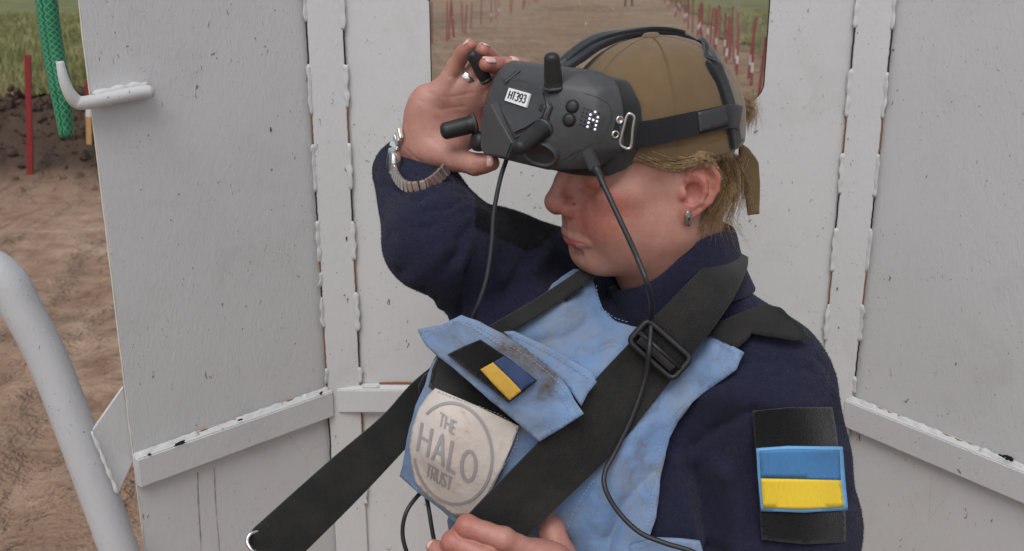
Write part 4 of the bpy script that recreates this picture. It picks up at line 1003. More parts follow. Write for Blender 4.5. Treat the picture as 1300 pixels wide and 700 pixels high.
# flap over the pocket
fd = rbf([(532, 419, .955), (562, 412, .950), (586, 400, .948), (557, 452, .945), (603, 490, .925), (647, 527, .918), (685, 560, .912), (740, 525, .915), (714, 484, .925), (637, 424, .940), (620, 450, .930), (660, 500, .916)])
_fd0 = fd; fd = lambda A: _fd0(A) - .014
FLAP = [(531, 418), (562, 412), (578, 404), (586, 400), (608, 409), (637, 424), (670, 448), (700, 470), (716, 486), (728, 506), (741, 525), (714, 542), (685, 560), (672, 549), (661, 539), (647, 527), (625, 509), (603, 491), (580, 470), (557, 452), (543, 440), (536, 430)]
flap = drape('pocket_flap', FLAP, blue, vest, 4, depth=fd, thick=.0026, smooth=1, wr=.003, wscale=26, folds=[([(600, 415), (660, 450), (715, 500)], 8, .003), ([(545, 425), (580, 440), (610, 470)], 10, -.002)])
A = np.array([d.uv[:] for d in flap.data.uv_layers[0].data]) * 1000; vi = [l.vertex_index for l in flap.data.loops]; dirt = np.zeros(len(flap.data.vertices)); 
dd = chain(np.c_[A, np.zeros(len(A))].astype(np.float32), np.array([(640, 440, 0), (680, 460, 0), (700, 480, 0), (690, 500, 0.)]), np.zeros(4)); dirt[vi] = np.exp(-(dd / 13)**2)
flap.data.attributes.new('dirt', 'FLOAT', 'POINT').data.foreach_set('value', dirt.astype(np.float32))
for L in ([(540, 424), (565, 417), (586, 407), (636, 432), (700, 477), (732, 524), (688, 551)], [(578, 406), (600, 417), (640, 441)], [(706, 494), (722, 520), (716, 535)]): stitches('stitching', L, fd, threadm, vest, lift=.0065)
drape('velcro_backing', [(610, 431), (646, 455), (682, 483), (664, 498), (646, 511), (605, 479), (568, 450), (588, 440)], velcro, vest, 4, depth=lambda A: fd(A) - .0072, thick=.002)
uyel = simple('flag_yellow', srgb(196, 156, 62), .8, var=.25, scale=70, bump=.3, bscale=900); ublu = simple('flag_blue', srgb(44, 62, 100), .8, var=.5, scale=60, bump=.3, bscale=900)
drape('flag_blue_half', [(626, 460), (640, 452), (660, 466), (680, 483), (662, 496), (648, 481)], ublu, vest, 3, depth=lambda A: fd(A) - .0095, thick=.0015)
drape('flag_yellow_half', [(610, 469), (626, 460), (648, 481), (662, 496), (647, 508), (628, 489)], uyel, vest, 3, depth=lambda A: fd(A) - .0094, thick=.0015)
# pocket edge tab between flap and bib
tabd = lambda A: np.minimum(cast(f_vest, A, lift=.009)[0][:, 1], fd(A) + .004)
drape('chest_panel', [(640, 421), (652, 420), (700, 442), (752, 472), (757, 485), (745, 500), (738, 515), (720, 490), (690, 462), (655, 437)], blue, vest, 4, depth=tabd, thick=.003, smooth=4)
stitches('stitching', [(648, 424), (700, 450), (750, 482)], tabd, threadm, vest, lift=.0046)

# ---- black yoke, sleeve patches
edge = simple('flag_border', srgb(110, 168, 214), .8, var=.1, scale=300, bump=.4, bscale=600)
armp = lambda A: smooth_arm(A)
def smooth_arm(A): return arm_rbf(A) - .0062
ap = [(945, 500), (1000, 500), (1060, 500), (950, 560), (1000, 560), (1050, 560), (1075, 560), (950, 620), (1000, 620), (1050, 620), (1075, 620), (955, 690), (1010, 690), (1075, 690), (1030, 590)]
arm_rbf = rbf([(*p, y_) for p, y_ in zip(ap, cast(f_jacket, ap, lift=.004)[0][:, 1])])
drape('velcro_panel', [(955, 522), (1005, 517), (1055, 517), (1060, 545), (1066, 590), (1072, 650), (1073, 688), (1020, 690), (967, 684), (964, 640), (959, 575)], velcro, jacket, 5, depth=lambda A: arm_rbf(A) - .0035, thick=.002, smooth=2)
drape('flag_border', [(960, 569), (1000, 566), (1068, 567), (1071, 605), (1075, 647), (1020, 650), (966, 648), (962, 605)], edge, jacket, 5, depth=smooth_arm, thick=.0022, smooth=2)
N = NT('flag_embroidery_blue'); v = N.tc(); w_ = N.noise(N.tc((1, 1, .1)), 900., 2); eb = N.set(Base_Color=N.mix(w_, srgb(58, 112, 166), srgb(82, 138, 188)), Roughness=.75, Normal=N.bump(w_, .5, .0008))
N = NT('flag_embroidery_yellow'); w_ = N.noise(N.tc((1, 1, .1)), 900., 2); ey = N.set(Base_Color=N.mix(w_, srgb(224, 188, 40), srgb(246, 214, 66)), Roughness=.75, Normal=N.bump(w_, .5, .0008))
drape('flag_blue_half', [(964, 573), (1000, 570), (1064, 571), (1066, 609), (1010, 607), (966, 606)], eb, jacket, 5, depth=lambda A: smooth_arm(A) - .0022, thick=.0016, smooth=1)
drape('flag_yellow_half', [(966, 607), (1010, 608), (1066, 610), (1070, 643), (1020, 646), (969, 644)], ey, jacket, 5, depth=lambda A: smooth_arm(A) - .0021, thick=.0016, smooth=1)

# ================================================================== harness straps
def f_out(p): return smin(f_vest(p), f_jacket0(p), .01)
harness = empty('carrying_harness'); tag(harness, 'black webbing harness with slide buckle slung across the blue vest', 'harness')
_ac = [(820, 465), (800, 500), (770, 480), (830, 520), (780, 560), (740, 520), (740, 590), (700, 560), (700, 630), (660, 600), (660, 660), (620, 640)]
_ay = cast(f_out, _ac, lift=.012)[0][:, 1]; _ay = np.minimum(_ay, [9, 9, 9, 9, 9, .917, 9, .911, 9, .900, 9, .898])
strapA = rbf([(*p, y_) for p, y_ in zip(_ac, _ay)] + [(838, 445, .945), (812, 425, .948), (868, 462, .940), (895, 380, .952), (868, 360, .965), (920, 400, .945), (926, 338, .995), (905, 325, 1.00), (945, 350, .985), (936, 322, 1.03), (610, 690, .90), (704, 646, .905), (682, 676, .900)])

def depA(A): return strapA(A)
sA = ribbon('strap', [(936, 322), (926, 340), (895, 380), (838, 445), (790, 500), (745, 552), (690, 608), (630, 668), (610, 690)], [15, 22, 30, 35, 38, 39, 38, 37, 36], web, harness, depth=depA, n=90, na=9, sm=14); sA['label'] = 'wide strap from the collar down to the gripping hand'
sB = ribbon('strap', [(752, 346), (720, 368), (680, 394), (640, 417), (622, 428)], [8, 9, 9.5, 9.5, 9], web, harness, f=f_out, lift=.013, thick=.006, n=50, sm=8); sB['label'] = 'narrow strap over the far shoulder'
sC = drape('shoulder_pad', [(884, 428), (893, 417), (930, 402), (955, 391), (972, 386), (992, 393), (1012, 410), (1028, 428), (1006, 432), (980, 428), (955, 424), (935, 442), (910, 428)], web, harness, 4, f=f_out, lift=.007, thick=.004, smooth=8)
sdp = rbf([(538, 508, 1.0), (500, 548, .985), (437, 606, .955), (355, 686, .915), (560, 480, 1.0), (380, 640, .93), (600, 470, 1.0)])
sD = ribbon('strap', [(566, 476), (538, 505), (500, 548), (437, 608), (354, 686), (345, 695)], [20, 24, 25, 30, 33, 33], web, harness, depth=sdp, n=80, sm=2); sD['label'] = 'loose strap hanging out to a wire ring'
# fold of the same strap looped near the vest
drape('strap_loop', [(531, 490), (538, 476), (552, 468), (558, 476), (546, 492), (541, 512), (533, 510)], web, harness, 4, depth=lambda A: sdp(A) - .012, thick=.003)
steel = simple('steel', (.62, .61, .60), .28, 1., var=.08, scale=60)
rp = [P(330, 673, .912), P(318, 678, .905), P(314, 688, .90), P(321, 700, .895), P(336, 716, .895), P(352, 724, .90)]; V, Fc = tube(spline(rp, 40), .0022, 10); mesh_obj('wire_ring', V, Fc, steel, harness)
# slide buckle on the wide strap
bd = depA(np.array([(838, 445)]))[0]; bc = np.array([838., 444.]); t1 = unit(np.array([838 - 895, 445 - 380.])); t2 = np.array([-t1[1], t1[0]]); bdf = lambda q: depA(np.array([q]))[0]
def bpt(s, t, lift): q = bc + t2 * s + t1 * t; return P(q[0], q[1], bd - lift + (q[0] - bc[0]) * -.00006 + (q[1] - bc[1]) * -.00022)
def rrect(hs, ht, r, lift, n=6):
    out = []
    for sx_, sy_, a0 in ((1, 1, 0), (-1, 1, 90), (-1, -1, 180), (1, -1, 270)):
        for k in range(n): a = math.radians(a0 + 90 * k / (n - 1)); out.append(bpt(sx_ * (hs - r) + r * math.cos(a), sy_ * (ht - r) + r * math.sin(a), lift))
    return out
loop_ = rrect(37, 18, 7, .008); V, Fc = tube(np.array(loop_ + loop_[:2]), .0034, 8, caps=False); buckle = mesh_obj('slide_buckle', V, Fc, blackp, harness)
V, Fc = tube([bpt(-35, 1, .009), bpt(35, 1, .009)], .0030, 8); mesh_obj('buckle_bar', V, Fc, blackp, buckle)
ribs_ = [bpt(s, 8, .0125) for s in np.linspace(-28, 28, 20)]; V, Fc = tube(ribs_, .0038, 8); mesh_obj('folded_web', V, Fc, web, buckle)
# ================================================================== goggles
from mathutils.bvhtree import BVHTree
goggles = empty('video_goggles'); tag(goggles, 'dark grey video goggles with stub antennas and white number sticker, pushed up on the forehead', 'goggles')
GA = math.atan2(.36, .93); W0 = -4.2
def gh(p):    # goggle cm (forward, sideways from its middle, up) -> world
    p = np.atleast_2d(np.asarray(p, float)); g, w, u = p[:, 0], p[:, 1] + W0, p[:, 2]
    return hw(np.stack([.9325 * g - .361 * w, .361 * g + .9325 * w, u], 1))
def hull(name, pts, m, parent, bev=.003, seg=3, sharp=28):
    bm = bmesh.new(); [bm.verts.new(p) for p in gh(pts)]
    r = bmesh.ops.convex_hull(bm, input=bm.verts[:]); loose = [v for v in bm.verts if not v.link_faces]; bmesh.ops.delete(bm, geom=loose, context='VERTS')
    bmesh.ops.dissolve_limit(bm, angle_limit=math.radians(3), verts=bm.verts[:], edges=bm.edges[:]); bmesh.ops.recalc_face_normals(bm, faces=bm.faces[:])
    bmesh.ops.bevel(bm, geom=bm.edges[:], offset=bev, segments=seg, affect='EDGES', profile=.5, clamp_overlap=True)
    return bm_obj(name, bm, m, parent, smooth=True, sharp=sharp)
N = NT('charcoal_plastic'); v = N.tc(); f1 = N.noise(v, 1500., 2); sm_ = N.noise(v, 18., 5, .65)
c = N.mix(N.ramp(sm_, [(.35, 0.), (.75, 1.)]), srgb(56, 57, 59), srgb(74, 75, 76)); c = N.mix(N.ramp(N.noise(v, 260., 2), [(.70, 0.), (.78, .4)]), c, srgb(120, 115, 108)); c = N.mix(N.ramp(N.noise(N.tc((1, .3, 1), rot=(.3, .5, .9)), 70., 6, .75), [(.55, 0.), (.8, .35)]), c, srgb(122, 118, 112))
char = N.set(Base_Color=c, Roughness=N.ramp(sm_, [(.3, .38), (.7, .55)]), Specular_IOR_Level=.45, Normal=N.bump(f1, .12, .0004))
padm = simple('black_foam_pad', (.012, .012, .013), .85, var=.25, scale=50, bump=.3, bscale=260, Sheen_Weight=.2)
rubm = simple('antenna_rubber', (.016, .016, .017), .5, var=.25, scale=60, bump=.15, bscale=500)
S2 = lambda *r: [(g, s * w, u) for g, w, u in r for s in (-1, 1)]
housing = hull('housing', S2((15.4, 3.6, 9.0), (16.0, 3.9, 6.2), (15.2, 4.6, 3.9), (13.4, 4.6, 11.6), (11.2, 5.2, 12.6), (9.6, 6.2, 12.5), (12.0, 8.2, 8.8), (12.4, 8.3, 5.6), (12.4, 7.4, 3.8), (11.0, 7.7, 11.0), (9.2, 9.1, 9.4), (9.3, 9.3, 5.6), (8.7, 8.2, 11.3), (9.3, 8.2, 4.0), (8.4, 6.0, 12.0), (9.0, 6., 4.0)), char, goggles, .0045, 4)
pad = hull('face_pad', S2((9.6, 8.6, 9.9), (9.8, 9.0, 4.8), (10.8, 7.8, 2.6), (11.6, 4, 2.4), (9.2, 7.4, 11.6), (6.6, 9.0, 9.0), (6.4, 9.0, 5.4), (7.4, 8.0, 2.8), (6.6, 7.5, 11.2), (8.0, 4, 2.4), (8.0, 4, 11.8)), padm, goggles, .006, 4, 60)
def gplate(name, poly, lift, m, parent, thick=.012, bev=.0025, tree=None):
    "moulded plate standing proud of the shell"
    q = []
    for x, y_ in poly:
        d = Vector(unit(ray(x, y_))); h = tree.ray_cast(Vector(CAM), d); q.append(np.array(h[0] if h[0] is not None else tree.find_nearest(Vector(P(x, y_, 1.0)))[0]))
    q = np.array(q); c = q.mean(0); n = np.linalg.svd(q - c)[2][2]; n = n if n[1] < 0 else -n
    bm = bmesh.new(); a_ = [bm.verts.new(onplane(x, y_, c + n * lift, n)) for x, y_ in poly]; b_ = [bm.verts.new(np.array(v.co) - n * thick + (c - np.array(v.co)) * .02) for v in a_]
    k = len(a_); bm.faces.new(a_); bm.faces.new(b_[::-1]); [bm.faces.new([a_[i], b_[i], b_[(i + 1) % k], a_[(i + 1) % k]]) for i in range(k)]; bmesh.ops.recalc_face_normals(bm, faces=bm.faces[:])
    bmesh.ops.bevel(bm, geom=[e for e in bm.edges if all(v in a_ for v in e.verts)], offset=bev, segments=3, affect='EDGES')
    return bm_obj(name, bm, m, parent, smooth=True, sharp=32)
bm0 = bmesh.new(); bm0.from_mesh(housing.data); T0 = BVHTree.FromBMesh(bm0)
front = gplate('front_mask', [(637, 106), (655, 98), (692, 112), (697, 134), (690, 152), (668, 166), (650, 174), (634, 146), (628, 124)], .0045, char, goggles, tree=T0, bev=.004)
charl = simple('charcoal_panel', srgb(76, 76, 78), .5, var=.1, scale=40, bump=.12, bscale=1200)
cheek = gplate('cheek_panel', [(613, 133), (623, 131), (637, 158), (650, 182), (643, 201), (614, 197), (609, 188), (610, 160)], .0065, charl, goggles, tree=T0, bev=.002)
brow_ = gplate('brow_vent', [(636, 98), (648, 89), (660, 88), (650, 96), (640, 104)], .003, char, goggles, tree=T0, bev=.0015, thick=.006)
bm = bmesh.new()
for ob in (housing, front, cheek, pad, brow_):
    bm.from_mesh(ob.data)
GT = BVHTree.FromBMesh(bm)
def gcast(px, py):
    d = Vector(unit(ray(px, py))); h = GT.ray_cast(Vector(CAM), d)
    if h[0] is None:
        h = GT.find_nearest(Vector(P(px, py, 1.0)))
    n = np.array(h[1]); n = n if np.dot(n, d) < 0 else -n
    return np.array(h[0]), n
def gshow(name, prof, px, py, m, parent, k=20, aim=None, sink=.001):
    p, n = gcast(px, py); ax = n if aim is None else unit(aim); V, Fc = lathe(prof, p - n * sink, ax, k); return mesh_obj(name, V, Fc, m, parent)
# antennas: socket, stub with rounded cap
def antenna(pa, pb, ya, yb, r0, r1, label, flare=1.12):
    a, b = P(*pa, ya), P(*pb, yb); L = np.linalg.norm(b - a); t = np.concatenate([np.linspace(0, .86, 10), .86 + .14 * np.sin(np.linspace(.15, 1, 8) * math.pi / 2)])
    rr = np.interp(t, [0, .12, .16, .3, .86], [r0 * flare, r0 * flare, r0 * .93, r0, r1]); m = t > .86; rr[m] = r1 * np.sqrt(np.clip(1 - ((t[m] - .86) / .14)**2, .001, 1))
    ax = unit(b - a); prof = [(L * tt, x) for tt, x in zip(t, rr)]; V, Fc = lathe(prof, a, ax, 24); o = mesh_obj('antenna', V, Fc, rubm, goggles); o['label'] = label
    V, Fc = lathe([(L * .02, r0 * 1.08 * flare), (L * .1, r0 * 1.08 * flare)], a, ax, 24); mesh_obj('collar_ring', V, Fc, char, o); return o
p1, n1 = gcast(703, 113); p2, n2 = gcast(690, 163)
antenna((703, 113), (700, 67), p1[1] + .004, p1[1] - .004, .0085, .0072, 'upright antenna on top')
antenna((691, 162), (655, 191), p2[1] + .004, p2[1] - .030, .0088, .0072, 'antenna pointing down at the front')
gfar = 1.035
antenna((604, 157), (559, 168), gfar, gfar - .010, .0095, .0088, 'antenna pointing away from the far side')
antenna((618, 104), (597, 65), gfar + .005, gfar - .004, .0072, .0062, 'antenna gripped between the fingers', .85)
V, Fc = lathe([(0, .010), (.006, .0105), (.010, .0095), (.0125, .006), (.013, .001)], P(613, 180, gfar), unit(P(596, 180, gfar - .01) - P(613, 180, gfar)), 20); mesh_obj('side_knob', V, Fc, rubm, goggles)
inkm = simple('label_ink', (.02, .02, .025), .5)
# eyelet hollow at the lower front: rim and dark dish
ph, nh = gcast(685, 194); th_ = unit(P(705, 200, ph[1]) - P(665, 190, ph[1])); th_ = unit(th_ - nh * np.dot(th_, nh)); bh = np.cross(nh, th_)
def ovr(sa, sb, lift, k=28): return [ph + nh * lift + th_ * sa * math.cos(a) + bh * sb * math.sin(a) for a in np.linspace(0, 2 * math.pi, k, endpoint=False)]
rings = [ovr(.0190, .0125, -.002), ovr(.0180, .0118, .0045), ovr(.0165, .0104, .0052), ovr(.0150, .0090, .0020), ovr(.008, .004, .0012), ovr(.0005, .0003, .0010)]
V = np.concatenate(rings); k = 28; Fc = [(i * k + j, i * k + (j + 1) % k, (i + 1) * k + (j + 1) % k, (i + 1) * k + j) for i in range(5) for j in range(k)]; mesh_obj('socket_rim', V[:4 * k], [f for f in Fc if max(f) < 4 * k], char, goggles); mesh_obj('socket_dish', V[3 * k:], [tuple(i - 3 * k for i in f) for f in Fc if min(f) >= 3 * k], inkm, goggles)
# sticker with printed number
def on_gog(A, lift=.0009):
    out = []
    for x, y_ in np.asarray(A, float): p, n = gcast(x, y_); out.append(p + n * lift)
    return np.array(out)
whites = simple('label_white', (.80, .80, .80), .45, var=.03)
sq = np.array([(646, 111.5), (673, 119), (667.5, 136.5), (640.5, 127.5)])
c4 = on_gog(sq); o_s = c4.mean(0); n_s = unit(np.cross(c4[1] - c4[0], c4[3] - c4[0])); n_s = n_s if n_s[1] < 0 else -n_s
h_ = max(np.dot(q - o_s, n_s) for q in c4) + .0012
def st_pt(x, y_, lift): return onplane(x, y_, o_s + n_s * (h_ + lift), n_s)
bm = bmesh.new(); a_ = [bm.verts.new(st_pt(*q, 0)) for q in sq]; b_ = [bm.verts.new(st_pt(*q, 0) - n_s * .002) for q in sq]; bm.faces.new(a_); bm.faces.new(b_[::-1]); [bm.faces.new([a_[i], b_[i], b_[(i + 1) % 4], a_[(i + 1) % 4]]) for i in range(4)]
sticker = bm_obj('sticker', bm, whites, goggles)
parts = []
s1 = (sq[1] - sq[0]) / 100; s2 = (sq[3] - sq[0]) / 100
for st in glyphs('HT393', 78, 62, track=.2):
    q = np.array([sq[0] + s1 * (11 + x) + s2 * (81 - y_) for x, y_ in dense_line(st, 12)]); v2, f2 = strip2d(q, 1.5); parts.append((np.array([st_pt(*p, .0003) for p in v2]), f2))
mesh_obj('lettering', *join_arrays(parts), inkm, sticker, smooth=False)
# round buttons, small hole, dot matrix
for x, y_ in ((726.5, 135.5), (722.5, 152.5)):
    gshow('button_well', [(0, .0066), (.0012, .0066), (.0013, .0058)], x, y_, padm, goggles); gshow('button', [(0, .0056), (.0022, .0055), (.0032, .0046), (.0036, .002)], x, y_, rubm, goggles)
gshow('lens_hole', [(0, .0040), (.0011, .0038), (.0012, .002)], 687.5, 137, inkm, goggles)
ledm = NT('lit_dot'); ledm = ledm.set(Base_Color=(.8, .85, 1.), Emission_Color=(.72, .82, 1.), Emission_Strength=.6)
lit = {(0, 3), (1, 2), (1, 4), (2, 2), (2, 3), (2, 4), (3, 2), (3, 3), (3, 4), (4, 2), (4, 4), (4, 3)} - {(4, 3), (3, 3)}
for r_ in range(5):
    for c_ in range(5):
        x, y_ = 741.5 + 4.7 * c_ - 1.25 * r_, 137.4 + 1.65 * c_ + 5.1 * r_
        gshow('dot_light', [(0, .0012), (.0006, .0011), (.0007, .0006)], x, y_, ledm if (r_, c_) in lit else inkm, goggles, 10, sink=.0002)
# panel line across the side shell
def line_on(name, pts, r, m, lift=.0002, n=40): V, Fc = tube(on_gog(spline(np.array(pts, float), n), lift), r, 5); return mesh_obj(name, V, Fc, m, goggles)
line_on('panel_gap', [(697, 117), (696, 135), (690, 152), (676, 163), (660, 172)], .0003, inkm, -.0001)
line_on('panel_gap', [(775, 135), (776, 152), (766, 172), (745, 187), (715, 203)], .00035, inkm, -.0001)
line_on('panel_gap', [(722, 199), (735, 190), (733, 197), (724, 204), (720, 202)], .0004, inkm, -.0001)
line_on('panel_gap', [(742, 119), (758, 124), (772, 132), (775, 136)], .0003, inkm, -.0001)
# charging plug
pp, np_ = gcast(746, 189); a, b = pp + np_ * .004, P(757, 216, pp[1] - .014)
ax = unit(b - a); sx_ = unit(np.cross(ax, np_)); sy_ = np.cross(sx_, ax); bm = bmesh.new(); L = np.linalg.norm(b - a)
box_bm(bm, a - sx_ * .0056 - sy_ * .0035, sx_ * .0112, sy_ * .007, ax * L); bmesh.ops.bevel(bm, geom=bm.edges[:], offset=.0016, segments=3, affect='EDGES'); plug = bm_obj('plug', bm, rubm, None, smooth=True, sharp=40)
# headband: side strap, top strap, clip
def f_capo(p): return ell(hl(p), CC, CR + .16) * np.float32(.01)
N = NT('headband_weave'); uv = N.tc(kind='UV'); v = N.tc(); sx2 = N.n('ShaderNodeSeparateXYZ'); N.l(uv, sx2.inputs[0]); rb = N.math('SINE', N.math('MULTIPLY', sx2.outputs[0], 2600.)); N.set(Base_Color=N.mix(N.noise(v, 40., 4), (.007, .007, .009), (.018, .018, .022)), Roughness=.85, Specular_IOR_Level=.2, Sheen_Weight=.3, Normal=N.bump(N.noise(v, 700., 3), .5, .001)); band = N.m
h1 = ribbon('side_strap', [(803, 172), (830, 168), (862, 161), (895, 154), (925, 148), (938, 150)], [17, 16, 15.5, 15, 15, 15], band, goggles, f=f_capo, lift=.002, thick=.003, n=50, sm=4)
N = NT('grip_print'); N.set(Base_Color=(.035, .037, .042), Roughness=.5); drape('grip_patch', [(885, 143), (922, 134), (925, 158), (888, 168)], N.m, goggles, 4, f=f_capo, lift=.0056, thick=.0012, smooth=2)
# crown strap runs over the cap from the goggles to the back strap, two layers
cr = np.array([px_on_head(x, y_, 1, l_) for x, y_, l_ in ((712, 92, .5), (735, 77, -.5), (760, 60, -1.2), (795, 47, -1.6), (830, 44, -1.8), (865, 48, -1.2), (888, 60, -.4))]); bk = hl(cast(f_capo, [(904, 80), (917, 104), (926, 130), (931, 157), (935, 184)], lift=.002)[0]); cr = np.vstack([cr, bk])

def crown(path, halfw, name, lift, tilt=24):
    p = spline(path, 60); V = []
    q = hw(p)
    for _ in range(12):
        d = f_capo(q.astype(np.float32)) - lift; push = d < 0; g_ = grad(f_capo, q); q = q - g_ * np.where(push, d, 0)[:, None]
    g_ = grad(f_capo, q); T_ = np.gradient(q, axis=0); T_ /= np.linalg.norm(T_, axis=1)[:, None]; Bn = np.cross(T_, g_); Bn /= np.linalg.norm(Bn, axis=1)[:, None]; Bn *= np.sign(Bn @ RH[:, 1])[:, None]; ta = np.radians(tilt) * np.clip((.75 - np.linspace(0, 1, 60)) / .3, 0, 1); Bn = Bn * np.cos(ta)[:, None] - g_ * np.sin(ta)[:, None]; q = q + g_ * (halfw * np.sin(ta) * .8)[:, None]
    na_ = 5; s = np.linspace(-1, 1, na_); V = (q[:, None] + Bn[:, None] * (s * halfw)[None, :, None]).reshape(-1, 3); Fc = np.array([(i * na_ + j, i * na_ + j + 1, (i + 1) * na_ + j + 1, (i + 1) * na_ + j) for i in range(59) for j in range(na_ - 1)])
    L = np.linspace(0, .3, 60); o = mesh_obj(name, V, Fc, band, goggles, uv=np.stack([np.repeat(L, na_), np.tile((s + 1) / 2, 60)], 1)); sd = o.modifiers.new('web', 'SOLIDIFY'); sd.thickness = .0042; sd.offset = 0; return o
crown(cr, .0095, 'crown_strap', .001)
cr2 = cr[:6] + np.array([[.4, -.8, -.3], [.2, -1.0, .25], [0, -.8, .4], [0, -.3, .3], [0, 0, .25], [0, 0, -.1]]); crown(cr2, .0085, 'crown_strap', .0045)
# wire clip and screws at the temple
cl_ = on_gog([(797, 148), (788, 176)], .002); q = [P(x, y_, cl_[0][1] - .006) for x, y_ in ((789, 186), (797, 189), (801, 185), (803, 165), (805, 150), (801, 145), (796, 147), (791, 165), (787, 181), (789, 186))]
V, Fc = tube(spline(q, 60), .0015, 8, caps=False); clip = mesh_obj('wire_clip', V, Fc, steel, goggles)
for x, y_ in ((786.5, 152.5), (781, 171)): gshow('screw', [(0, .0042), (.002, .0040), (.0026, .0025), (.0016, .0022)], x, y_, steel, goggles, 16)
pl = on_gog([(783, 150), (792, 153), (786, 175), (777, 172)], .0008); pl2 = on_gog([(783, 150), (792, 153), (786, 175), (777, 172)], -.002); mesh_obj('clip_plate', np.vstack([pl, pl2]), [(0, 1, 2, 3), (7, 6, 5, 4), (0, 4, 5, 1), (1, 5, 6, 2), (2, 6, 7, 3), (3, 7, 4, 0)], blackp, goggles, smooth=False)

# ================================================================== cables
cab = simple('cable_rubber', (.020, .021, .024), .45, var=.15, scale=90)
def cable(path, r, label, first=None, n=140):
    V, Fc = tube(spline(path, n), r, 10); o = mesh_obj('cable', V, Fc, cab); tag(o, label, 'cable'); return o
top = [(757, 213, b[1]), (765, 232, b[1] - .012), (785, 275, b[1] - .03), (808, 325, b[1] - .045), (824, 368, b[1] - .055)]
low = [(827, 400), (824, 445), (819, 480), (803, 528), (782, 572), (768, 600), (769, 622), (785, 650), (812, 676), (845, 690), (880, 701), (930, 725)]
ly = np.minimum(depA(np.array(low, float)), cast(f_out, low, lift=.010)[0][:, 1]) - .008; ly = np.convolve(np.pad(ly, 2, 'edge'), np.ones(5) / 5, 'valid'); ly = np.minimum(ly, depA(np.array(low, float)) - .006); ly[1] -= .008
c1 = cable([P(*t) for t in top] + [P(x, y_, d) for (x, y_), d in zip(low, ly)], .0026, 'black charging cable hanging from the goggles past the buckle')
plug.parent = c1; plug.matrix_parent_inverse = Matrix()
V, Fc = tube(spline([b - ax * .002, P(762, 224, b[1] - .006), P(766, 236, b[1] - .013)], 12), np.linspace(.0042, .0028, 12), 10); mesh_obj('strain_relief', V, Fc, rubm, c1)
cable([P(644, 200, .995), P(635, 228, .985), P(627, 270, .975), P(624, 310, .965), P(618, 352, .955), P(608, 385, .95), P(600, 406, .955), P(596, 425, .97)], .0024, 'thin black cable dropping from the goggles behind the pocket flap')
cable([P(540, 622, 1.0), P(530, 630, .985), P(516, 650, .97), P(511, 675, .965), P(516, 700, .96), P(530, 730, .96)], .0024, 'black cable loop below the vest, outer left curve')
cable([P(541, 630, 1.0), P(544, 645, .98), P(549, 675, .97), P(556, 712, .965)], .0024, 'black cable hanging straight below the vest beside the fingers')
# ================================================================== hands
def hand(segs, blobs, lo, hi, res):
    "segs: finger chains in world metres; blobs: palm pieces, fused"
    def f(p):
        d = None
        for e in blobs:
            x = ell(p, e[1], e[2], e[3]) if e[0] == 'e' else chain(p, e[1], e[2], .006); d = x if d is None else smin(d, x, .014)
        fg = None
        for pts, rad in segs:
            x = chain(p, pts, rad, .0035); fg = x if fg is None else smin(fg, x, .0025)
        return smin(d, fg, .009)
    return f
def finger(*pts):
    p = [P(x, y_, d) for x, y_, d, r in pts]; r = [q[3] for q in pts]; P_, R_ = [p[0]], [r[0] * .96]
    for i in range(1, len(p)): P_ += [(p[i - 1] + p[i]) / 2, p[i]]; R_ += [(r[i - 1] + r[i]) / 2 * (.89 if i < len(p) - 1 else .99), r[i] * (1.0 if i < len(p) - 1 else .95)]
    return P_, R_
nail_m = simple('fingernail', srgb(222, 178, 170), .25, var=.06, Coat_Weight=.4)
def nail(c, axis, normal, w, l, parent):
    "curved plate on the fingertip"
    ax = unit(axis); n = unit(np.asarray(normal) - ax * np.dot(normal, ax)); s = np.cross(ax, n); V = []; nu, nv = 9, 7
    for i in range(nu):
        for j in range(nv):
            t = -1 + 2 * i / (nu - 1); k = -1 + 2 * j / (nv - 1); ww = w * math.sqrt(max(0, 1 - max(0, abs(t) - .45)**2 / .36)) 
            V.append(c + ax * t * l + s * k * ww + n * (-.35 * w * k * k - .18 * l * t * t * (t > 0)))
    o = mesh_obj('fingernail', V, np.array([(i * nv + j, i * nv + j + 1, (i + 1) * nv + j + 1, (i + 1) * nv + j) for i in range(nu - 1) for j in range(nv - 1)]), nail_m, parent)
    sd = o.modifiers.new('t', 'SOLIDIFY'); sd.thickness = .0009; sd.offset = 0; return o
# right hand, palm towards us, holding the far end of the goggles
yr = 1.075
R_segs = [finger((560, 118, yr, .0105), (578, 84, yr - .002, .0088), (588, 68, yr - .010, .0080), (597, 58, yr - .018, .0068)),
          finger((582, 112, yr + .002, .0108), (606, 86, yr + .004, .0092), (622, 72, yr - .012, .0084), (613, 64, yr - .030, .0074)),
          finger((603, 114, yr + .004, .0110), (634, 88, yr + .002, .0094), (640, 84, yr - .022, .0088), (617, 82, yr - .046, .0078)),
          finger((624, 122, yr + .004, .0108), (660, 96, yr + .002, .0092), (664, 86, yr - .014, .0084), (650, 81, yr - .026, .0074)),
          finger((545, 192, yr - .006, .0150), (578, 202, yr - .024, .0135), (603, 209, yr - .036, .0115), (624, 207, yr - .042, .0090))]
R_bl = [('c', [P(512, 236, 1.125), P(525, 210, 1.105), P(540, 185, 1.085)], [.027, .0255, .025]),
        ('e', P(548, 160, yr + .006), (.030, .017, .040), None), ('e', P(585, 150, yr + .010), (.030, .013, .036), None), ('e', P(558, 188, yr - .004), (.026, .019, .020), None), ('e', P(540, 150, yr + .002), (.017, .016, .034), None),
        ('e', P(575, 118, yr + .004), (.022, .012, .016), None), ('e', P(605, 122, yr + .006), (.022, .012, .016), None)]
f_rh = hand(R_segs, R_bl, None, None, 1)
pts = np.concatenate([np.array(s[0]) for s in R_segs] + [P(512, 236, 1.125)[None]])
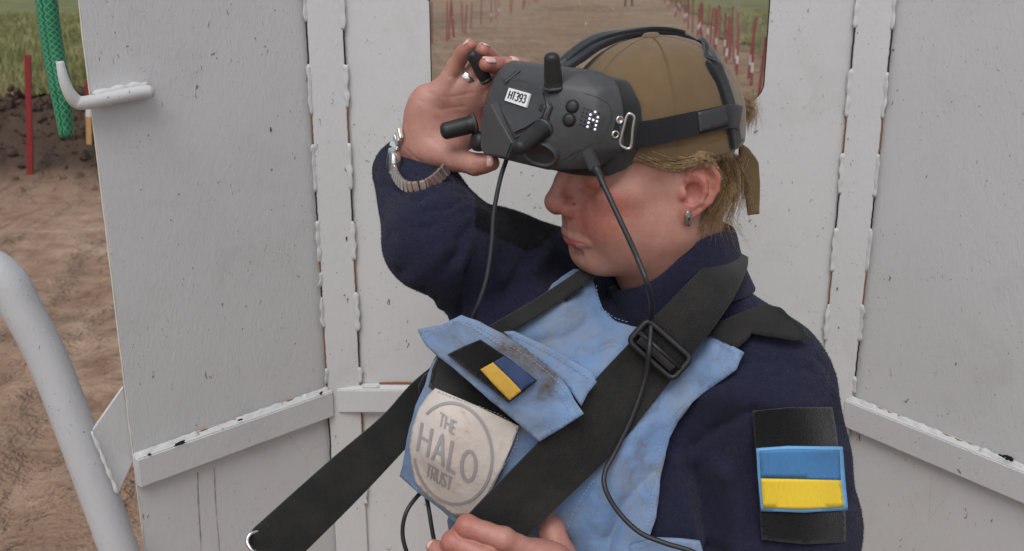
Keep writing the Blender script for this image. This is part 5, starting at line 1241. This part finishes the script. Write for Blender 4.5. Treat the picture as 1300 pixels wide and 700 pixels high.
def palm_creases(v, n):
    d = np.zeros(len(v))
    for L, w, a in (([(532, 128), (560, 140), (590, 135)], .0022, -.0012), ([(545, 118), (570, 124), (600, 118)], .002, -.0010), ([(555, 150), (575, 165), (580, 190)], .0025, -.0014), ([(545, 175), (566, 188), (572, 205)], .003, -.0010), ([(516, 190), (535, 205), (550, 222)], .0025, -.0012), ([(574, 195), (578, 205), (574, 214)], .002, -.001), ([(598, 202), (601, 210), (598, 218)], .002, -.0010), ([(570, 97), (580, 100)], .0018, -.001)):
        c3 = cast(f_rh, L, t0=.9)[0]; d += .5 * a * np.exp(-(chain(v.astype(np.float32), c3, np.zeros(len(L))) / w)**2)
    return v + n * d[:, None]
rv, rf = surface_nets(f_rh, pts.min(0) - .04, pts.max(0) + .04, .0012 * COARSE); rn_ = grad(f_rh, rv, .001); rv = palm_creases(rv, rn_)
tips = np.array([s[0][-1] for s in R_segs]); bl = np.max([np.exp(-(np.linalg.norm(rv - t, axis=1) / .016)**2) for t in tips], 0) * .65
kn = .25 * np.array([.5 + .5 * mnoise.noise(Vector(p * 60)) for p in rv]); skin_parts.append((rv, rf, dict(blush=np.clip(bl + kn, 0, 1))))
# left hand, a loose fist closing on the strap
yl = .872
L_segs = [finger((676, 702, yl, .0125), (640, 684, yl - .006, .0112), (593, 668, yl + .004, .0112), (577, 684, yl + .024, .0095), (590, 702, yl + .034, .0080)),
          finger((664, 730, yl - .004, .0128), (620, 708, yl - .010, .0114), (575, 688, yl + .002, .0112), (562, 704, yl + .020, .0094), (575, 722, yl + .032, .0080)),
          finger((655, 752, yl - .006, .0120), (612, 732, yl - .012, .0108), (580, 716, yl - .002, .0104), (562, 702, yl + .010, .0090), (550, 694, yl + .020, .0078)),
          finger((724, 748, yl + .014, .0180), (711, 706, yl + .036, .0172), (701, 674, yl + .054, .0140), (690, 636, yl + .080, .0085))]
L_bl = [('e', P(690, 722, yl + .006), (.034, .022, .030), None), ('e', P(668, 716, yl + .002), (.026, .015, .022), None), ('c', [P(705, 745, yl + .002), P(735, 790, yl), P(765, 850, yl - .01)], [.026, .026, .028])]
f_lh = hand(L_segs, L_bl, None, None, 1)
pts = np.concatenate([np.array(s[0]) for s in L_segs] + [P(735, 790, yl)[None]])
lv, lf = surface_nets(f_lh, pts.min(0) - .04, pts.max(0) + .04, .0012 * COARSE)
kk = [s[0][4] for s in L_segs[:3]]; bl = np.max([np.exp(-(np.linalg.norm(lv - t, axis=1) / .015)**2) for t in kk], 0) * .8
skin_parts.append((lv, lf, dict(blush=np.clip(bl + .3, 0, 1))))
# the rest of the body inside the clothes, so that it is one figure
def f_core(p):
    d = (torso_cm(tl(p)) + 2.2) * np.float32(.01)
    for a, b_, c_ in ((SHL, ELL_, WRL), (SHR, ELR, WRR)): d = smin(d, chain(p, [a, b_, c_], [.045, .038, .026], .02), .03)
    return d
cv_, cf_ = surface_nets(f_core, [-.25, .62, CAM_H - .95], [.50, 1.38, CAM_H - .22], .009); skin_parts.append((cv_, cf_, {}))
# ================================================================== assemble the body
def skin_material():
    N = NT('skin'); v = N.tc()
    blot = N.noise(v, 48., 6, .7); pore = N.noise(v, 420., 3, .65); fre = N.noise(v, 190., 2, .5)
    base = N.mix(blot, srgb(158, 110, 97), srgb(200, 152, 136))
    bl = N.math('MULTIPLY', N.attr('blush'), N.ramp(N.noise(v, 70., 6, .75), [(.3, .3), (.6, 1.)]))
    c = N.mix(N.math('MULTIPLY', bl, 1.0, True), base, srgb(168, 92, 80))
    c = N.mix(N.ramp(fre, [(.62, 0.), (.72, .2)]), c, srgb(140, 84, 66))
    c = N.mix(N.math('MULTIPLY', N.attr('lips'), .85), c, srgb(190, 98, 98))
    c = N.mix(N.math('MULTIPLY', N.attr('brow'), .7), c, srgb(120, 88, 64))
    wr = N.noise(N.tc((1, 1, 2.2)), 160., 4, .6)
    nn = N.bump(pore, .5, .0007); nn = N.bump(wr, .18, .0014, nn)
    return N.set(Base_Color=c, Roughness=N.ramp(blot, [(.3, .42), (.7, .52)]), Specular_IOR_Level=.5, Normal=nn,
                 Subsurface_Weight=.15, Subsurface_Radius=(.012, .0045, .002), Subsurface_Scale=.5)
skin = skin_material()
V = np.concatenate([p[0] for p in skin_parts]); off = np.cumsum([0] + [len(p[0]) for p in skin_parts])
Fq = np.concatenate([p[1] + o for p, o in zip(skin_parts, off)])
masks = {k: np.concatenate([p[2].get(k, np.zeros(len(p[0]))) for p in skin_parts]) for k in ('lips', 'blush', 'brow')}
body = mesh_obj('body', V, Fq, skin, person, col=masks)
# nails, ring, watch, earring
camdir = lambda p: unit(CAM - np.asarray(p))
def tipnail(s, seg, lift, nrm, w=.0052, l=.0066, back=.002):
    p = np.array(s[0][-1]); a = unit(p - np.array(s[0][-2])); n = unit(np.asarray(nrm)); n = unit(n - a * np.dot(n, a)); r = s[1][-1]
    nail(p - a * back + n * (r * 1.0 + lift), a, n, w, l, body)
tipnail(R_segs[0], 0, .0002, (.3, -.55, .8)); tipnail(R_segs[1], 0, .0002, (-.1, -.5, .9), .0058, .0072); tipnail(R_segs[2], 0, .0002, (-.25, -.75, .6), .0062, .0076); tipnail(R_segs[3], 0, .0002, (.1, -.5, .9), .0055, .007); tipnail(R_segs[4], 0, .0002, (.35, -.75, .35), .0062, .0075)
tipnail(L_segs[2], 0, .0002, (-.4, -.6, .7), .0048, .0058)
silver = simple('silver', (.82, .81, .79), .22, .95, var=.06, scale=120)
a, b = np.array(R_segs[1][0][0]), np.array(R_segs[1][0][2]); c0 = a + (b - a) * .50; ax = unit(b - a)
V, Fc = lathe([(-.0035, .0100), (-.0035, .0113), (-.0028, .0117), (.0028, .0117), (.0035, .0113), (.0035, .0100)], c0, ax, 40); mesh_obj('ring', V, Fc[:-2], silver, person)
# watch on the raised wrist: case at the outer side, link bracelet hanging below the palm
wl_ = [(510, 168), (502, 184), (499, 205), (504, 224), (516, 236), (534, 237), (551, 229), (567, 214)]
f_wr = lambda p: np.minimum(f_jacket(p), f_rh(p))
wc3 = cast(f_wr, wl_, t0=.9, lift=.003)[0]; wy = np.convolve(np.pad(wc3[:, 1], 1, 'edge'), [.25, .5, .25], 'valid'); wy = np.minimum(wy, wc3[:, 1])
wp = spline([P(x, y_, d) for (x, y_), d in zip(wl_, wy)], 120); Lw = np.concatenate([[0], np.cumsum(np.linalg.norm(np.diff(wp, axis=0), axis=1))]); watch = empty('wristwatch', person)
sN = 24; cen = P(535, 195, 1.115); bracelet = []
for i in range(sN):
    s = (i + .5) / sN * Lw[-1]; 
    if .2 < s / Lw[-1] < .38: continue
    p = np.array([np.interp(s, Lw, wp[:, k]) for k in range(3)]); q = np.array([np.interp(s + .001, Lw, wp[:, k]) for k in range(3)]); t = unit(q - p); n = unit(p - cen); n = unit(n - t * np.dot(n, t)); bdir = np.cross(t, n); wd = Lw[-1] / sN * .94
    bm = bmesh.new(); box_bm(bm, p - t * wd / 2 - bdir * .0065 - n * .001, t * wd, bdir * .013, n * .0040); bmesh.ops.bevel(bm, geom=bm.edges[:], offset=.0008, segments=2, affect='EDGES'); bm_obj('bracelet_link', bm, silver, watch, smooth=True, sharp=40)
wc = P(501, 206, wy[2] - .002); wn_ = unit(np.array([-.93, -.30, .12])); V, Fc = lathe([(-.004, .0130), (.003, .0140), (.005, .0140), (.0062, .0126), (.0060, .0115)], wc, wn_, 36); mesh_obj('watch_case', V, Fc, silver, watch)
V, Fc = lathe([(.0058, .0114), (.0062, .0112)], wc, wn_, 30); mesh_obj('watch_glass', V, Fc, simple('watch_glass', (.12, .13, .15), .1), watch)
er = cast(f_head, [(873, 277)], t0=.8, lift=.002)[0][0]; en = unit(RH[:, 1] * .9 - RH[:, 0] * .1)
V = []; ku, kv = 20, 8
for i in range(kv):
    rr_ = math.sin(math.pi * (i + .5) / kv); zz = math.cos(math.pi * (i + .5) / kv)
    for j in range(ku): a = 2 * math.pi * j / ku; V.append(er + RH[:, 0] * -.0042 * rr_ * math.cos(a) + (RH[:, 2] * .0085 * rr_ * math.sin(a)) + RH[:, 1] * (.0018 * zz + .0015))
mesh_obj('earring', V, [(i * ku + j, i * ku + (j + 1) % ku, (i + 1) * ku + (j + 1) % ku, (i + 1) * ku + j) for i in range(kv - 1) for j in range(ku)] + [tuple(range(ku)), tuple((kv - 1) * ku + j for j in range(ku))][::-1], simple('tarnished_silver', (.34, .33, .31), .35, 1., var=.3, scale=300, bump=.5, bscale=500), person)

# ---- hair
HB = np.array([.6, 0, 4.2])
def hair_cm(q):
    m = mir(q)
    d = ell(q, HB, (9.4, 7.4, 8.3))
    d = smax(d, q[:, 0] + 1.6 - q[:, 2] * .25, .6)                          # hairline in front of the ear runs back and down
    d = smin(d, ell(q, (-6.3, 0, -1.6), (2.6, 4.8, 3.2)), 1.5)
    d = smax(d, -(q[:, 2] + 6.0), .8); d = smax(d, q[:, 2] - 4.6, .3)
    return smax(d, -(ear(q) - .25), .4)
def f_hair(p): return hair_cm(hl(p)) * np.float32(.01)
hv2, hf2 = surface_nets(f_hair, OH + np.array([-.06, -.13, -.10]), OH + np.array([.14, .14, .08]), .0022)
qh = hl(hv2); stn = np.array([mnoise.noise(Vector((q_[2] * 3.0 + q_[0] * 2.2, q_[1] * .8, 0))) for q_ in qh]); hv2 = hv2 + grad(f_hair, hv2) * (stn * .0012)[:, None]
N = NT('blonde_hair'); v = N.tc(); st_ = N.noise(N.tc((1, 1, 1), rot=(0, .6, 0)), 120., 4, .7)
hairm = N.set(Base_Color=N.mix(N.ramp(N.noise(v, 260., 3, .6), [(.3, 0.), (.7, 1.)]), srgb(104, 84, 60), srgb(162, 136, 102)), Roughness=.45, Specular_IOR_Level=.5)
hair = mesh_obj('hair', hv2, hf2, hairm, person)
strands = []
def strand(pts, rad=1.):
    p = spline(pts, 12); strands.append(tube(p, .00021 * rad * (1 - .75 * (np.arange(12) / 11)**2), 3, caps=False))
def lock(guide, n, spread, endspread, lift=.002, rad=1., f=None):
    "strands following guide points given as (px, py, sideways cm of the head)"
    g = np.array([px_on_head(*x[:2], 1, x[2]) for x in guide]); k = np.linspace(0, 1, len(g))[None, :, None]
    q = g[None] + rng.normal(0, spread, (n, 1, 3)) * (1 - k * .3) + rng.normal(0, endspread, (n, 1, 3)) * k**2 + rng.normal(0, .02, (n, len(g), 3))
    p = hw(q.reshape(-1, 3)); lf = lift + .0012 * rng.random(len(p))
    if f is not None:
        for _i in range(3): d = f(p.astype(np.float32)) - lf; p = p - grad(f, p) * np.where(d < .006, d, 0)[:, None]
    for st in p.reshape(n, len(g), 3): strand(st, rad * rng.uniform(.7, 1.2))
f_hs = lambda p: np.minimum(f_hair(p), f_head(p))
lock([(808, 197, 6.6), (836, 209, 7.2), (860, 214, 7.5), (876, 208, 7.9), (896, 202, 8.2)], 130, .24, .22, .0006, f=f_hs)
lock([(826, 198, 7.0), (850, 206, 7.4), (872, 205, 7.8), (893, 199, 8.3), (910, 205, 8.2)], 150, .24, .2, .0006, f=f_hs)
lock([(845, 197, 7.2), (868, 202, 7.6), (890, 199, 8.1), (908, 212, 8.2), (914, 232, 7.6)], 120, .24, .25, .0006, f=f_hs)
lock([(905, 207, 8.0), (914, 228, 7.4), (908, 252, 6.8), (894, 278, 6.4), (884, 296, 6.4)], 110, .28, .5, .001, f=f_hs)
lock([(918, 206, 6.5), (924, 230, 5.8), (918, 258, 5.6), (905, 282, 5.6), (900, 300, 5.8)], 120, .35, .8)
lock([(928, 206, 5.0), (934, 232, 4.2), (930, 258, 4.2), (922, 280, 4.2), (930, 302, 4.5)], 100, .35, 1.1)
lock([(932, 200, 3.0), (940, 222, 2.4), (946, 244, 2.0), (944, 262, 2.2)], 120, .35, .7)
lock([(936, 205, 4.0), (928, 235, 4.6), (932, 262, 4.6), (944, 290, 4.0)], 30, .4, 1.5, rad=.6)
lock([(938, 128, 1.0), (946, 132, .8), (952, 142, .8), (950, 160, 1.0)], 170, .45, .55, rad=.9)
lock([(938, 150, 1.0), (948, 148, .6), (953, 138, .6), (950, 122, .8)], 120, .4, .6, rad=.9)
lock([(905, 262, 6.8), (915, 285, 6.0), (925, 300, 5.6), (938, 303, 5.4)], 14, .5, 1.6, rad=.5)
N = NT('hair_strand'); oi = N.noise(N.tc(), 330., 2); strandm = (N.set(Base_Color=N.ramp(oi, [(.3, srgb(116, 94, 68)), (.5, srgb(164, 136, 100)), (.72, srgb(208, 182, 140))]), Roughness=.4, Specular_IOR_Level=.5))
ho = mesh_obj('hair_strands', *join_arrays(strands), strandm, hair); ho['kind'] = 'stuff'
# loose strap tail of the cap
tail = drape('strap_tail', [(938, 180), (950, 188), (962, 205), (964, 230), (963, 271), (949, 273), (946, 250), (943, 225), (937, 202)], capm, capo, 3, depth=rbf([(940, 182, 1.036), (955, 200, 1.045), (962, 270, 1.052), (948, 272, 1.050), (942, 215, 1.046)]), thick=.003)
